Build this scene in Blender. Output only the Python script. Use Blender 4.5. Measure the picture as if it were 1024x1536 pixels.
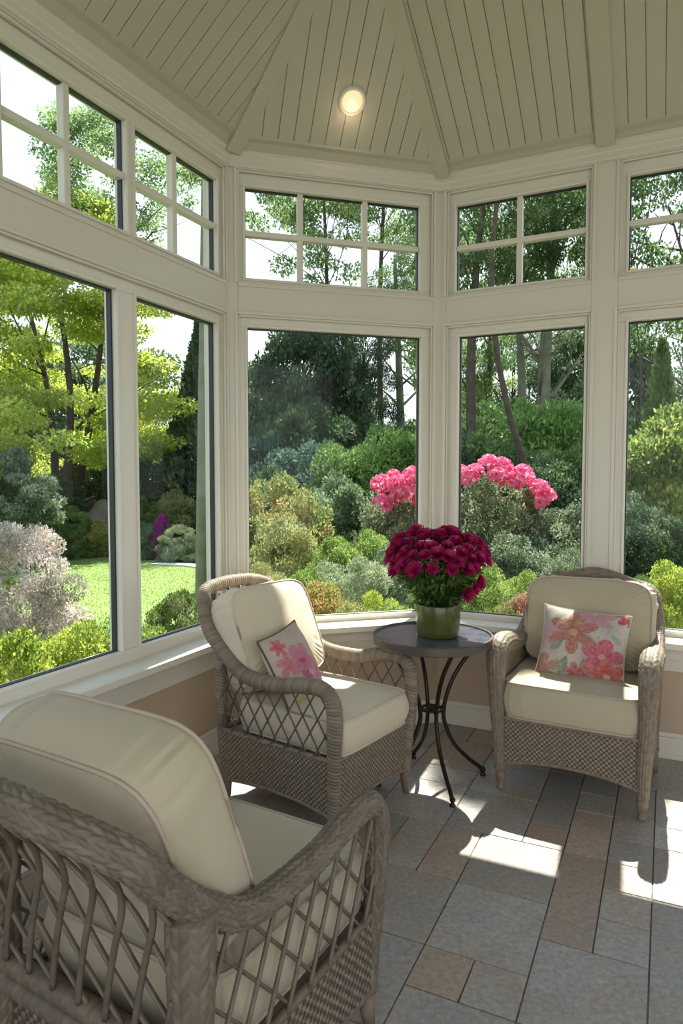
import bpy, bmesh, math, random
import numpy as np
from math import sin, cos, pi, radians, sqrt, atan, atan2
from mathutils import Vector, Matrix

SC = bpy.context.scene
COL = SC.collection
for o in list(bpy.data.objects): bpy.data.objects.remove(o)

# ------------------------------------------------------------------ camera
cam_d = bpy.data.cameras.new('camera'); cam = bpy.data.objects.new('camera', cam_d); COL.objects.link(cam)
cam.location = (0, 0, 1.4)
cam.rotation_euler = (pi/2 - atan(53/1024), 0, 0)
cam_d.sensor_fit = 'VERTICAL'; cam_d.sensor_height = 36; cam_d.sensor_width = 24; cam_d.lens = 24
cam_d.clip_end = 300; cam_d.clip_start = .02
SC.camera = cam
# ------------------------------------------------------------------ sky, sun, fill, exposure
SUN_AZ, SUN_EL, SUN_E = 22.0, 57.2, 16
SKY_E = 1.65
FILL_W = 30
EXPO = -0.08
w = bpy.data.worlds.new('sky'); SC.world = w; w.use_nodes = True
nt = w.node_tree; nt.nodes.clear()
out = nt.nodes.new('ShaderNodeOutputWorld'); bg = nt.nodes.new('ShaderNodeBackground')
tc = nt.nodes.new('ShaderNodeTexCoord'); sp = nt.nodes.new('ShaderNodeSeparateXYZ'); cr = nt.nodes.new('ShaderNodeValToRGB')
cr.color_ramp.elements[0].position = 0; cr.color_ramp.elements[0].color = (.93, .97, 1, 1)
cr.color_ramp.elements[1].position = .8; cr.color_ramp.elements[1].color = (.50, .68, 1, 1)
e = cr.color_ramp.elements.new(.3); e.color = (.82, .91, 1, 1)
nt.links.new(tc.outputs['Generated'], sp.inputs[0]); nt.links.new(sp.outputs['Z'], cr.inputs[0])
nt.links.new(cr.outputs[0], bg.inputs[0]); nt.links.new(bg.outputs[0], out.inputs[0]); bg.inputs[1].default_value = SKY_E
def light(name, kind, loc, energy, color=(1, 1, 1)):
    d = bpy.data.lights.new(name, kind); d.energy = energy; d.color = color
    o = bpy.data.objects.new(name, d); o.location = loc; COL.objects.link(o); return o
sun = light('sun', 'SUN', (0, 8, 12), SUN_E, (1, .95, .86)); sun.data.angle = radians(.6)
sv = Vector((sin(radians(SUN_AZ))*cos(radians(SUN_EL)), cos(radians(SUN_AZ))*cos(radians(SUN_EL)), sin(radians(SUN_EL))))
sun.rotation_euler = (-sv).to_track_quat('-Z', 'Y').to_euler()
fill = light('added_fill_light', 'AREA', (.55, -1.12, 1.75), FILL_W, (1, .97, .92))  # unseen area lamp added behind the camera to brighten the room
fill.data.shape = 'RECTANGLE'; fill.data.size = 4.2; fill.data.size_y = 2.1
fill.rotation_euler = (radians(90), 0, 0)
SC.view_settings.view_transform = 'Standard'; SC.view_settings.look = 'None'
SC.view_settings.exposure = EXPO; SC.view_settings.gamma = 1; SC.view_settings.use_curve_mapping = False

# ------------------------------------------------------------------ helpers
def tag(o, label=None, cat=None, group=None, kind=None):
    if label: o['label'] = label
    if cat: o['category'] = cat
    if group: o['group'] = group
    if kind: o['kind'] = kind
    return o
def empty(name, loc=(0, 0, 0), rz=0):
    o = bpy.data.objects.new(name, None); o.location = loc; o.rotation_euler = (0, 0, rz)
    o.empty_display_size = .1; COL.objects.link(o); return o
def link(name, me, mat=None, parent=None, smooth=False):
    o = bpy.data.objects.new(name, me); COL.objects.link(o)
    if mat is not None and not me.materials: me.materials.append(mat)
    if parent is not None: o.parent = parent
    if smooth: me.polygons.foreach_set('use_smooth', [True]*len(me.polygons))
    return o
class MB:
    """collects verts, faces (+ optional per vertex colour)"""
    def __init__(s): s.v = []; s.f = []; s.c = []
    def add(s, v, f, c=None):
        b = len(s.v); s.v.extend([tuple(p) for p in v]); s.f.extend([tuple(i+b for i in q) for q in f])
        s.c.extend([c or (1, 1, 1)]*len(v) if not isinstance(c, list) else c)
    def box(s, P, a, b, c=None):
        x0, y0, z0 = a; x1, y1, z1 = b
        v = [P(x, y, z) for z in (z0, z1) for x, y in ((x0, y0), (x1, y0), (x1, y1), (x0, y1))]
        s.add(v, [(0, 3, 2, 1), (4, 5, 6, 7), (0, 1, 5, 4), (1, 2, 6, 5), (2, 3, 7, 6), (3, 0, 4, 7)], c)
    def prism(s, poly, h0, h1, c=None):
        """poly: list of xy; h0,h1 functions of (x,y) or numbers"""
        g = lambda h, p: h(*p) if callable(h) else h
        n = len(poly)
        v = [(p[0], p[1], g(h0, p)) for p in poly]+[(p[0], p[1], g(h1, p)) for p in poly]
        s.add(v, [tuple(range(n))[::-1], tuple(range(n, 2*n))]+[(i, (i+1) % n, (i+1) % n+n, i+n) for i in range(n)], c)
    def tube(s, path, r, n=10, cap=True, c=None, flat=1.0):
        path = [Vector(p) for p in path]; m = len(path)
        ref = None; vs = []
        for i, p in enumerate(path):
            t = (path[min(i+1, m-1)]-path[max(i-1, 0)]).normalized()
            if ref is None:
                ref = t.orthogonal().normalized() if abs(t.z) > .9 else t.cross(Vector((0, 0, 1))).normalized()
            ref = (ref-t*ref.dot(t)).normalized(); b = t.cross(ref)
            rr = r(i/(m-1)) if callable(r) else r
            for k in range(n):
                a = 2*pi*k/n; vs.append(p+ref*(rr*cos(a))+b*(rr*sin(a)*flat))
        f = [(i*n+k, i*n+(k+1) % n, (i+1)*n+(k+1) % n, (i+1)*n+k) for i in range(m-1) for k in range(n)]
        if cap: f += [tuple(range(n))[::-1], tuple(range((m-1)*n, m*n))]
        s.add(vs, f, c)
    def lathe(s, prof, ctr=(0, 0, 0), n=32, c=None):
        vs = [(ctr[0]+r*cos(2*pi*k/n), ctr[1]+r*sin(2*pi*k/n), ctr[2]+z) for r, z in prof for k in range(n)]
        m = len(prof)
        f = [(i*n+k, i*n+(k+1) % n, (i+1)*n+(k+1) % n, (i+1)*n+k) for i in range(m-1) for k in range(n)]
        f += [tuple(range(n))[::-1], tuple(range((m-1)*n, m*n))]
        s.add(vs, f, c)
    def mesh(s, name):
        me = bpy.data.meshes.new(name); me.from_pydata(s.v, [], s.f); me.update()
        if any(x != (1, 1, 1) for x in s.c):
            a = me.color_attributes.new('Col', 'FLOAT_COLOR', 'POINT')
            a.data.foreach_set('color', np.array([(*x, 1) for x in s.c], dtype=np.float32).ravel())
        return me
    def build(s, name, mat=None, parent=None, smooth=False, bevel=0, loc=None):
        o = link(name, s.mesh(name), mat, parent, smooth)
        if bevel:
            b = o.modifiers.new('bevel', 'BEVEL'); b.width = bevel; b.segments = 2; b.limit_method = 'ANGLE'
        if loc: o.location = loc
        return o
def catmull(pts, n=12):
    P = [np.array(p, float) for p in pts]; P = [2*P[0]-P[1]]+P+[2*P[-1]-P[-2]]; out = []
    for i in range(1, len(P)-2):
        a, b, c, d = P[i-1:i+3]
        for k in range(n):
            t = k/n
            out.append(.5*((2*b)+(c-a)*t+(2*a-5*b+4*c-d)*t*t+(3*b-a-3*c+d)*t**3))
    out.append(P[-2]); return out
def resample(path, step):
    P = np.array(path); L = np.r_[0, np.cumsum(np.linalg.norm(np.diff(P, axis=0), axis=1))]
    n = max(2, int(L[-1]/step)); s = np.linspace(0, L[-1], n+1)
    return np.stack([np.interp(s, L, P[:, k]) for k in range(P.shape[1])], 1), s
def clip(poly, a, b, c):
    """keep a*x+b*y<=c"""
    o = []
    for i in range(len(poly)):
        p, q = poly[i], poly[(i+1) % len(poly)]
        dp, dq = a*p[0]+b*p[1]-c, a*q[0]+b*q[1]-c
        if dp <= 0: o.append(p)
        if (dp < 0 < dq) or (dq < 0 < dp):
            t = dp/(dp-dq); o.append((p[0]+(q[0]-p[0])*t, p[1]+(q[1]-p[1])*t))
    return o

# ------------------------------------------------------------------ materials
def mat(name, base=(.8, .8, .8), rough=.5, metal=0, spec=.5, noise=None, bump=None, vcol=False, sheen=0, coords='Object', coat=0):
    """noise=(scale, colour2, amount, detail) ; bump=(scale, strength, dist)"""
    m = bpy.data.materials.new(name); m.use_nodes = True; t = m.node_tree; N = t.nodes; L = t.links
    p = N['Principled BSDF']; p.inputs['Base Color'].default_value = (*base, 1); p.inputs['Roughness'].default_value = rough
    p.inputs['Metallic'].default_value = metal; p.inputs['Specular IOR Level'].default_value = spec
    if sheen: p.inputs['Sheen Weight'].default_value = sheen
    if coat: p.inputs['Coat Weight'].default_value = coat
    tc = N.new('ShaderNodeTexCoord'); src = None
    if vcol:
        a = N.new('ShaderNodeVertexColor'); a.layer_name = 'Col'; src = a.outputs[0]
    if noise:
        nz = N.new('ShaderNodeTexNoise'); nz.inputs['Scale'].default_value = noise[0]; nz.inputs['Detail'].default_value = noise[3] if len(noise) > 3 else 5
        L.new(tc.outputs[coords], nz.inputs['Vector'])
        r = N.new('ShaderNodeValToRGB'); r.color_ramp.elements[0].position = .35; r.color_ramp.elements[1].position = .65
        r.color_ramp.elements[0].color = (0, 0, 0, 1); r.color_ramp.elements[1].color = (noise[2],)*3+(1,)
        L.new(nz.outputs[0], r.inputs[0])
        mx = N.new('ShaderNodeMix'); mx.data_type = 'RGBA'; mx.inputs['B'].default_value = (*noise[1], 1)
        if src: L.new(src, mx.inputs['A'])
        else: mx.inputs['A'].default_value = (*base, 1)
        L.new(r.outputs[0], mx.inputs['Factor']); src = mx.outputs['Result']
    if src: L.new(src, p.inputs['Base Color'])
    if bump:
        nz = N.new('ShaderNodeTexNoise'); nz.inputs['Scale'].default_value = bump[0]; nz.inputs['Detail'].default_value = 4
        L.new(tc.outputs[coords], nz.inputs['Vector'])
        b = N.new('ShaderNodeBump'); b.inputs['Strength'].default_value = bump[1]; b.inputs['Distance'].default_value = bump[2]
        L.new(nz.outputs[0], b.inputs['Height']); L.new(b.outputs[0], p.inputs['Normal'])
    return m
def leafmat(name, c0, c1, c2, trans=.45, rough=.55, clump=1.2):
    m = bpy.data.materials.new(name); m.use_nodes = True; t = m.node_tree; N = t.nodes; L = t.links; N.clear()
    o = N.new('ShaderNodeOutputMaterial'); geo = N.new('ShaderNodeNewGeometry'); tc = N.new('ShaderNodeTexCoord')
    nz = N.new('ShaderNodeTexNoise'); nz.inputs['Scale'].default_value = clump; nz.inputs['Detail'].default_value = 2
    L.new(tc.outputs['Object'], nz.inputs['Vector'])
    ma = N.new('ShaderNodeMath'); ma.operation = 'MULTIPLY_ADD'; ma.inputs[1].default_value = .55
    L.new(geo.outputs['Random Per Island'], ma.inputs[0])
    mb = N.new('ShaderNodeMath'); mb.operation = 'MULTIPLY_ADD'; mb.inputs[1].default_value = 1.6; mb.inputs[2].default_value = -.58
    L.new(nz.outputs[0], mb.inputs[0]); L.new(mb.outputs[0], ma.inputs[2])
    r = N.new('ShaderNodeValToRGB'); E = r.color_ramp.elements; E[0].color = (*c0, 1); E[0].position = .05; E[1].color = (*c2, 1); E[1].position = .9
    q = E.new(.5); q.color = (*c1, 1); L.new(ma.outputs[0], r.inputs[0])
    d = N.new('ShaderNodeBsdfPrincipled'); d.inputs['Roughness'].default_value = rough; d.inputs['Specular IOR Level'].default_value = .35
    L.new(r.outputs[0], d.inputs['Base Color'])
    tr = N.new('ShaderNodeBsdfTranslucent'); L.new(r.outputs[0], tr.inputs['Color'])
    mx = N.new('ShaderNodeMixShader'); mx.inputs[0].default_value = trans
    L.new(d.outputs[0], mx.inputs[1]); L.new(tr.outputs[0], mx.inputs[2]); L.new(mx.outputs[0], o.inputs['Surface'])
    return m
M = {}
M['trim'] = mat('cream painted trim', (.71, .665, .57), .38, bump=(60, .05, .002))
M['ceil'] = mat('sage cream ceiling paint', (.51, .475, .37), .5, noise=(3, (.485, .45, .345), .6), bump=(40, .06, .002))
M['sash'] = mat('white sash paint', (.78, .74, .645), .35)
M['wall'] = mat('taupe wall paint', (.50, .385, .28), .65, bump=(120, .05, .001))
M['gasket'] = mat('dark window gasket', (.03, .035, .04), .5)
M['iron'] = mat('dark bronze iron', (.035, .025, .022), .38, metal=.7, bump=(90, .15, .002))
M['rim'] = mat('grey bronze table rim', (.12, .105, .095), .42, metal=.6, bump=(70, .1, .002))
M['zinc'] = mat('blue grey stone top', (.035, .045, .06), .22, noise=(14, (.10, .12, .15), .8, 8), bump=(40, .05, .001))
M['pot'] = mat('olive green glazed pot', (.06, .072, .010), .3, noise=(6, (.08, .09, .015), .6), coat=.3)
M['soil'] = mat('soil', (.03, .02, .012), .9)
M['petal'] = leafmat('magenta petals', (.28, .008, .06), (.52, .02, .15), (.72, .08, .30), .3, .5, 9)
M['stemleaf'] = leafmat('bouquet leaves', (.03, .07, .015), (.08, .16, .03), (.22, .34, .09), .4, .5, 8)
M['wick_a'] = mat('grey brown wicker strand', (.30, .245, .185), .6, vcol=True, noise=(150, (.14, .11, .085), .3))
M['cane'] = mat('dark cane lattice', (.11, .085, .062), .5, noise=(30, (.19, .15, .11), .6))
M['leg'] = mat('weathered wood leg', (.17, .125, .09), .55, noise=(30, (.26, .2, .15), .7))
M['panel'] = mat('flat woven liner', (.30, .24, .18), .7, noise=(60, (.2, .16, .12), .6))
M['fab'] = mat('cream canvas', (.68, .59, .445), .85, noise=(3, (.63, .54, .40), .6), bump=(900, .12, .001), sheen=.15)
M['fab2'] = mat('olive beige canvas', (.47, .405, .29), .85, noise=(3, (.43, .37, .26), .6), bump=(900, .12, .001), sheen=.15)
M['pipe'] = mat('cream piping', (.60, .53, .42), .8, bump=(500, .2, .001))
M['pipe2'] = mat('rosy beige piping', (.45, .36, .28), .8, bump=(500, .2, .001))
M['piped'] = mat('dark brown piping', (.10, .07, .06), .7)
M['print'] = mat('printed floral linen', (1, 1, 1), .85, vcol=True, noise=(70, (.55, .5, .45), .28), bump=(700, .2, .001))
M['bark'] = mat('brown bark', (.10, .075, .055), .9, noise=(9, (.05, .035, .025), .8), bump=(14, .6, .03))
M['bark2'] = mat('pale grey mossy bark', (.22, .21, .16), .9, noise=(4, (.12, .14, .07), .8), bump=(9, .6, .04))
M['stone'] = mat('garden boulder', (.38, .30, .26), .9, noise=(2, (.24, .2, .17), .8), bump=(6, .5, .05))
M['path'] = mat('brown bark path', (.30, .19, .13), .95, noise=(8, (.2, .13, .09), .8), bump=(30, .5, .02))
M['edge'] = mat('pale edging', (.6, .58, .52), .85, noise=(8, (.45, .43, .38), .7))
M['ext'] = mat('eave soffit paint', (.7, .68, .6), .6)
g = mat('mown grass', (.17, .26, .055), .9, noise=(1.2, (.21, .31, .075), .7, 8), bump=(60, .5, .03)); M['grass'] = g
M['earth'] = mat('planted ground', (.035, .05, .015), .95, noise=(2, (.07, .09, .02), .8), bump=(20, .8, .05))
def glassmat():
    m = bpy.data.materials.new('clear window glass'); m.use_nodes = True; N = m.node_tree.nodes; L = m.node_tree.links; N.clear()
    o = N.new('ShaderNodeOutputMaterial'); a = N.new('ShaderNodeBsdfTransparent'); a.inputs[0].default_value = (.96, .98, .97, 1)
    b = N.new('ShaderNodeBsdfGlossy'); b.inputs['Roughness'].default_value = .02
    f = N.new('ShaderNodeLayerWeight'); f.inputs[0].default_value = .5; x = N.new('ShaderNodeMixShader')
    pw = N.new('ShaderNodeMath'); pw.operation = 'POWER'; pw.inputs[1].default_value = 5
    mu = N.new('ShaderNodeMath'); mu.operation = 'MULTIPLY_ADD'; mu.inputs[1].default_value = .5; mu.inputs[2].default_value = .006
    L.new(f.outputs['Facing'], pw.inputs[0]); L.new(pw.outputs[0], mu.inputs[0]); L.new(mu.outputs[0], x.inputs[0]); L.new(a.outputs[0], x.inputs[1]); L.new(b.outputs[0], x.inputs[2]); L.new(x.outputs[0], o.inputs[0])
    return m
M['glass'] = glassmat()
def emis(name, c, s):
    m = bpy.data.materials.new(name); m.use_nodes = True; p = m.node_tree.nodes['Principled BSDF']
    p.inputs['Emission Color'].default_value = (*c, 1); p.inputs['Emission Strength'].default_value = s; return m
M['bulb'] = emis('warm lamp lens', (1, .55, .25), 1.1)
M['bulb2'] = emis('warm lamp core', (1, .8, .5), 1.8)

# ================================================================== ROOM
def dirv(a): return np.array([sin(radians(a)), cos(radians(a)), 0.])
class Facet:
    def __init__(s, o, a): s.o = np.array([o[0], o[1], 0.]); s.d = dirv(a); s.n = dirv(a-90)
    def P(s, u, v, w=0): return tuple(s.o+s.d*u+s.n*w+np.array([0, 0, v]))
    def B(s, u, w, v): return s.P(u, v, w)          # for MB.box((u,w,v))
    def dist(s, x, y): return -((x-s.o[0])*s.n[0]+(y-s.o[1])*s.n[1])
K1 = (-.5791, 3.5483); K2 = (.5493, 3.8612)
FL = Facet(K1, 25.7); FA = Facet(K1, 74.5); FB = Facet(K2, 115.5)
k3 = FB.P(2.45, 0); K3 = (k3[0], k3[1]); FD = Facet(K3, 160)
k0 = FL.P(-5.4, 0); K0 = (k0[0], k0[1]); k4 = FD.P(4.3, 0); K4 = (k4[0], k4[1])
FR = Facet(K4, math.degrees(atan2(K0[0]-K4[0], K0[1]-K4[1]))); LR = sqrt((K0[0]-K4[0])**2+(K0[1]-K4[1])**2)
trim_i = [0]
def trim(mb, m=None, bevel=.003):
    trim_i[0] += 1
    return tag(mb.build('trim_%d' % trim_i[0], m or M['trim'], bevel=bevel), kind='structure')
win_i = [0]
VS, VH, UB, UT = .585, 2.235, 2.395, 2.965      # lower opening, upper opening
def window(F, o0, o1, v0, v1, glasses, g0, g1, munt=None, vm=None, gask=.006):
    """frame plate with panes; glasses=[(u0,u1)]"""
    win_i[0] += 1
    root = empty('window_%d' % win_i[0]); tag(root, kind='structure')
    fr = MB(); W0, W1 = .03, .095
    fr.box(F.B, (o0, W0, v0), (o1, W1, g0)); fr.box(F.B, (o0, W0, g1), (o1, W1, v1))
    edges = [o0]+[x for g_ in glasses for x in g_]+[o1]
    for a, b in zip(edges[::2], edges[1::2]): fr.box(F.B, (a, W0, g0), (b, W1, g1))
    # small stepped stop around every pane
    for a, b in glasses:
        for q in ((a-.014, a, g0-.014, g1+.014), (b, b+.014, g0-.014, g1+.014)): fr.box(F.B, (q[0], .022, q[2]), (q[1], .031, q[3]))
        for q in ((a, b, g0-.014, g0), (a, b, g1, g1+.014)): fr.box(F.B, (q[0], .022, q[2]), (q[1], .031, q[3]))
    fr.build('window_frame', M['sash'], root, bevel=.003)
    for i, (a, b) in enumerate(glasses):
        gk = MB(); t = gask
        for q in ((a, a+t, g0, g1), (b-t, b, g0, g1), (a, b, g0, g0+t*.4), (a, b, g1-t, g1)): gk.box(F.B, (q[0], .052, q[2]), (q[1], .075, q[3]))
        gk.build('gasket', M['gasket'], root)
        gl = MB(); gl.box(F.B, (a, .060, g0), (b, .064, g1)); gl.build('pane', M['glass'], root)
        if munt is not None:
            mu = MB(); hw = .0145
            for u in munt[i]: mu.box(F.B, (u-hw, .042, g0), (u+hw, .082, g1))
            if vm: mu.box(F.B, (a, .040, vm-.014), (b, .084, vm+.014))
            mu.build('muntin', M['sash'], root, bevel=.004)
def casing(mb, F, o0, o1, v0, v1, bottom=True):
    t = .018
    for q in ((o0-t, o0, v0, v1+t), (o1, o1+t, v0, v1+t), (o0, o1, v1, v1+t))+(((o0, o1, v0-t, v0),) if bottom else ()):
        mb.box(F.B, (q[0], -.009, q[2]), (q[1], .0, q[3]))
        # inner quirk
    for q in ((o0, o0+.010, v0, v1), (o1-.010, o1, v0, v1), (o0, o1, v1-.010, v1)):
        mb.box(F.B, (q[0], .0, q[2]), (q[1], .012, q[3]))
def facet_wall(F, U0, U1, opens, side, e0=.0, e1=.0):
    """opens=[(o0,o1,lower glass list,upper glass list,muntins)]"""
    wl = MB(); wl.box(F.B, (U0-e0, 0, -.5), (U1+e1, .14, VS-.03))
    tag(wl.build('wall_'+side, M['wall']), kind='structure')
    t = MB()
    t.box(F.B, (U0-e0, 0, UT), (U1+e1, .14, 3.47))       # header
    edges = [U0-e0]+[x for o in opens for x in o[:2]]+[U1+e1]
    for a, b in zip(edges[::2], edges[1::2]): t.box(F.B, (a, 0, VS-.03), (b, .14, UT))
    for o in opens: t.box(F.B, (o[0], 0, VH), (o[1], .14, UB))
    trim(t)
    c = MB()
    for o in opens:
        casing(c, F, o[0], o[1], VS+.02, VH, False); casing(c, F, o[0], o[1], UB, UT)
    trim(c)
    for o in opens:
        window(F, o[0], o[1], VS, VH, o[2], o[5] if len(o) > 5 else .632, 2.178, gask=.009 if side == 'left' else .006)
        window(F, o[0], o[1], UB, UT, o[3], 2.43, 2.893, o[4], 2.664)
facet_wall(FL, -5.4, 0, [
    (-5.1, -2.75, [(-5.04, -3.98), (-3.86, -2.81)], [(-5.04, -4.45), (-4.40, -3.95), (-3.90, -3.40), (-3.35, -2.81)], [[-4.745], [-4.175], [-3.65], [-3.08]], .655),
    (-2.62, -.022, [(-2.56, -2.02), (-1.90, -.762), (-.645, -.062)], [(-2.56, -1.985), (-1.94, -1.335), (-1.290, -.69), (-.640, -.052)], [[-2.27], [-1.64], [-.99], [-.36]], .655)], 'left', .1, .08)
facet_wall(FA, 0, 1.171, [(.048, 1.128, [(.100, 1.068)], [(.091, 1.058)], [[.387, .746]])], 'center', .06, .04)
facet_wall(FB, 0, 2.45, [(.036, .796, [(.102, .765)], [(.081, .760)], [[.423]]), (.922, 2.02, [(.972, 1.96)], [(.966, 1.96)], [[1.295, 1.63]]), (2.14, 2.41, [(2.18, 2.37)], [(2.18, 2.37)], [[]])], 'right', .04, .06)
facet_wall(FD, 0, 4.3, [(.05, 2.0, [(.11, .98), (1.09, 1.94)], [(.11, .98), (1.09, 1.94)], [[.4, .7], [1.37, 1.66]]), (2.15, 4.2, [(2.2, 3.1), (3.2, 4.14)], [(2.2, 3.1), (3.2, 4.14)], [[2.5, 2.8], [3.5, 3.8]])], 'far_right', .06, .1)
# rear wall with a wide cased opening to the house
rw = MB(); a0 = LR/2-2.3; a1 = LR/2+2.3
rw.box(FR.B, (-.1, 0, -.02), (a0, .14, 3.3)); rw.box(FR.B, (a1, 0, -.02), (LR+.1, .14, 3.3)); rw.box(FR.B, (a0, 0, 2.9), (a1, .14, 3.3))
tag(rw.build('wall_rear', M['wall']), kind='structure')

# sill, apron, baseboard along the inner faces
def fillet(pts, r, n=14):
    out = [pts[0]]
    for i in range(1, len(pts)-1):
        a, b, c = [np.array(p, float) for p in pts[i-1:i+2]]
        p = b+(a-b)/np.linalg.norm(a-b)*r; q = b+(c-b)/np.linalg.norm(c-b)*r
        for k in range(n+1):
            t = k/n; out.append(tuple((1-t)**2*p+2*t*(1-t)*b+t*t*q))
    out.append(pts[-1]); return out
def offset_corners(off):
    """room polyline K0 K1 K2 K3 K4 moved inwards by off"""
    F = [FL, FA, FB, FD]; res = [FL.P(-5.4, 0, -off)[:2]]
    for f, h in zip(F[:-1], F[1:]):
        A_ = np.array([[f.n[0], f.n[1]], [h.n[0], h.n[1]]]); b_ = np.array([f.n[:2]@f.o[:2]-off, h.n[:2]@h.o[:2]-off])
        res.append(tuple(np.linalg.solve(A_, b_)))
    res.append(FD.P(4.3, 0, -off)[:2]); return res
def ledge(off_in, off_out, z0, z1, r, m, r_out=.02):
    """strip between two offset polylines, filleted inner edge"""
    inn = fillet(offset_corners(off_in), r); outp = fillet(offset_corners(off_out), r_out)
    A_, _ = resample(inn, 1); 
    n = 400
    def rs(p):
        P = np.array(p); L = np.r_[0, np.cumsum(np.linalg.norm(np.diff(P, axis=0), axis=1))]
        s = np.linspace(0, L[-1], n); return np.stack([np.interp(s, L, P[:, k]) for k in (0, 1)], 1)
    # pair the points facet by facet so that both edges stay square to each other
    I, O_ = rs(inn), rs(outp)
    mb = MB(); v = []; f = []
    for i in range(n):
        a, b = I[i], O_[i]
        v += [(a[0], a[1], z0), (a[0], a[1], z1-.004), (a[0]*.96+b[0]*.04, a[1]*.96+b[1]*.04, z1), (b[0], b[1], z1), (b[0], b[1], z0)]
    for i in range(n-1):
        for k in range(5):
            f.append((i*5+k, i*5+(k+1) % 5, (i+1)*5+(k+1) % 5, (i+1)*5+k))
    mb.add(v, f); return trim(mb, m, 0)
ledge(.115, -.035, .570, .602, .30, M['sash'])            # window stool
ledge(.030, -.01, .500, .570, .05, M['trim'])
ledge(.016, -.01, .440, .500, .03, M['trim'])
for F, L0, L1, side in ((FL, -5.4, 0, 'left'), (FA, 0, 1.171, 'center'), (FB, 0, 2.45, 'right'), (FD, 0, 4.3, 'far_right')):
    b = MB()
    b.box(F.B, (L0, -.020, 0), (L1, 0, .105)); b.box(F.B, (L0, -.013, .105), (L1, 0, .128)); b.box(F.B, (L0, -.030, 0), (L1, -.020, .022))
    tag(b.build('baseboard_'+side, M['trim'], bevel=.003), kind='structure')

# ---------------------------------------------------------------- ceiling
EI, EZ = .10, 3.075
R_ = (.0822, 2.84, 3.728)
def slope_to(F): return (R_[2]-EZ)/(F.dist(R_[0], R_[1])-EI)
planes = []      # (ax, ay, c): z = ax*x+ay*y+c
for F, s in ((FL, slope_to(FL)), (FA, slope_to(FA)), (FB, slope_to(FB)), (FD, .55), (FR, .6)):
    c = EZ+s*(F.n[0]*F.o[0]+F.n[1]*F.o[1]-EI); planes.append((-s*F.n[0], -s*F.n[1], c))
planes.append((0, 0, 4.35))
def inset_poly(off):
    F = [FL, FA, FB, FD, FR]; res = []
    for i in range(5):
        f, h = F[i-1], F[i]
        A_ = np.array([[f.n[0], f.n[1]], [h.n[0], h.n[1]]]); b_ = np.array([f.n[:2]@f.o[:2]-off, h.n[:2]@h.o[:2]-off])
        res.append(tuple(np.linalg.solve(A_, b_)))
    return res
def cell(i, off):
    p = inset_poly(off)
    for j in range(len(planes)):
        if j != i:
            p = clip(p, planes[i][0]-planes[j][0], planes[i][1]-planes[j][1], planes[j][2]-planes[i][2])
            if len(p) < 3: return []
    return p
cb = MB(); back = MB()
for i, (pl, F) in enumerate(zip(planes, [FL, FA, FB, FD, FR, FR])):
    h = lambda x, y, pl=pl, d=0.: pl[0]*x+pl[1]*y+pl[2]
    full = cell(i, -.015)
    if len(full) >= 3:
        back.prism(full, lambda x, y: h(x, y)+.012, lambda x, y: h(x, y)+.06)
    c = cell(i, EI)
    if len(c) < 3: continue
    us = [(p[0]-F.o[0])*F.d[0]+(p[1]-F.o[1])*F.d[1] for p in c]
    k0_, k1_ = math.floor(min(us)/.08), math.ceil(max(us)/.08)
    for k in range(k0_, k1_):
        a, b = k*.08+.0022, (k+1)*.08-.0022; od = F.o[0]*F.d[0]+F.o[1]*F.d[1]
        q = clip(clip(c, -F.d[0], -F.d[1], -(a+od)), F.d[0], F.d[1], b+od)
        if len(q) >= 3: cb.prism(q, h, lambda x, y: h(x, y)+.013)
nb = len(cb.v); cb.f += [tuple(i+nb for i in q) for q in back.f]; cb.v += back.v; cb.c += back.c
tag(cb.build('ceiling', M['ceil']), kind='structure')
# ribs along the hips and the straight batten over the middle post
def rib(p, q, width, up, thick=.020):
    p, q = Vector(p), Vector(q); t = (q-p).normalized(); s = t.cross(Vector(up)).normalized(); n = s.cross(t).normalized()
    if n.z > 0: n = -n
    mb = MB(); B = lambda x, y, z: tuple(p+s*x+t*y+n*z)
    L = (q-p).length
    mb.box(B, (-width/2, -.02, -.012), (width/2, L, thick))
    return trim(mb, M['ceil'], .003)
ip = inset_poly(.06)                              # order K0',K1',K2',K3',K4'
kk = {1: ip[1], 2: ip[2], 3: ip[3]}
zz = lambda i, x, y: planes[i][0]*x+planes[i][1]*y+planes[i][2]
rib((*kk[1], zz(0, *kk[1])), R_, .085, (0, 0, 1)); rib((*kk[2], zz(2, *kk[2])), R_, .090, (0, 0, 1))
bc = FB.P(.855, 0, -.06); dirin = -FB.n; 
Lb = 1.6; be = (bc[0]+dirin[0]*Lb, bc[1]+dirin[1]*Lb)
nb_ = Vector((planes[2][0], planes[2][1], -1)).normalized()
rib((bc[0], bc[1], zz(2, bc[0], bc[1])), (be[0], be[1], zz(2, *be)), .090, (0, 0, 1), .018)
# ridge running from the meeting point of the ribs towards the house
cl = cell(0, EI); far = min([p for p in cl], key=lambda p: abs(zz(0, *p)-zz(2, *p))*5+p[1]*.1+(9 if abs(p[0]-R_[0])+abs(p[1]-R_[1]) < .05 else 0))
rib(R_, (*far, zz(0, *far)), .090, (0, 0, 1))
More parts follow.
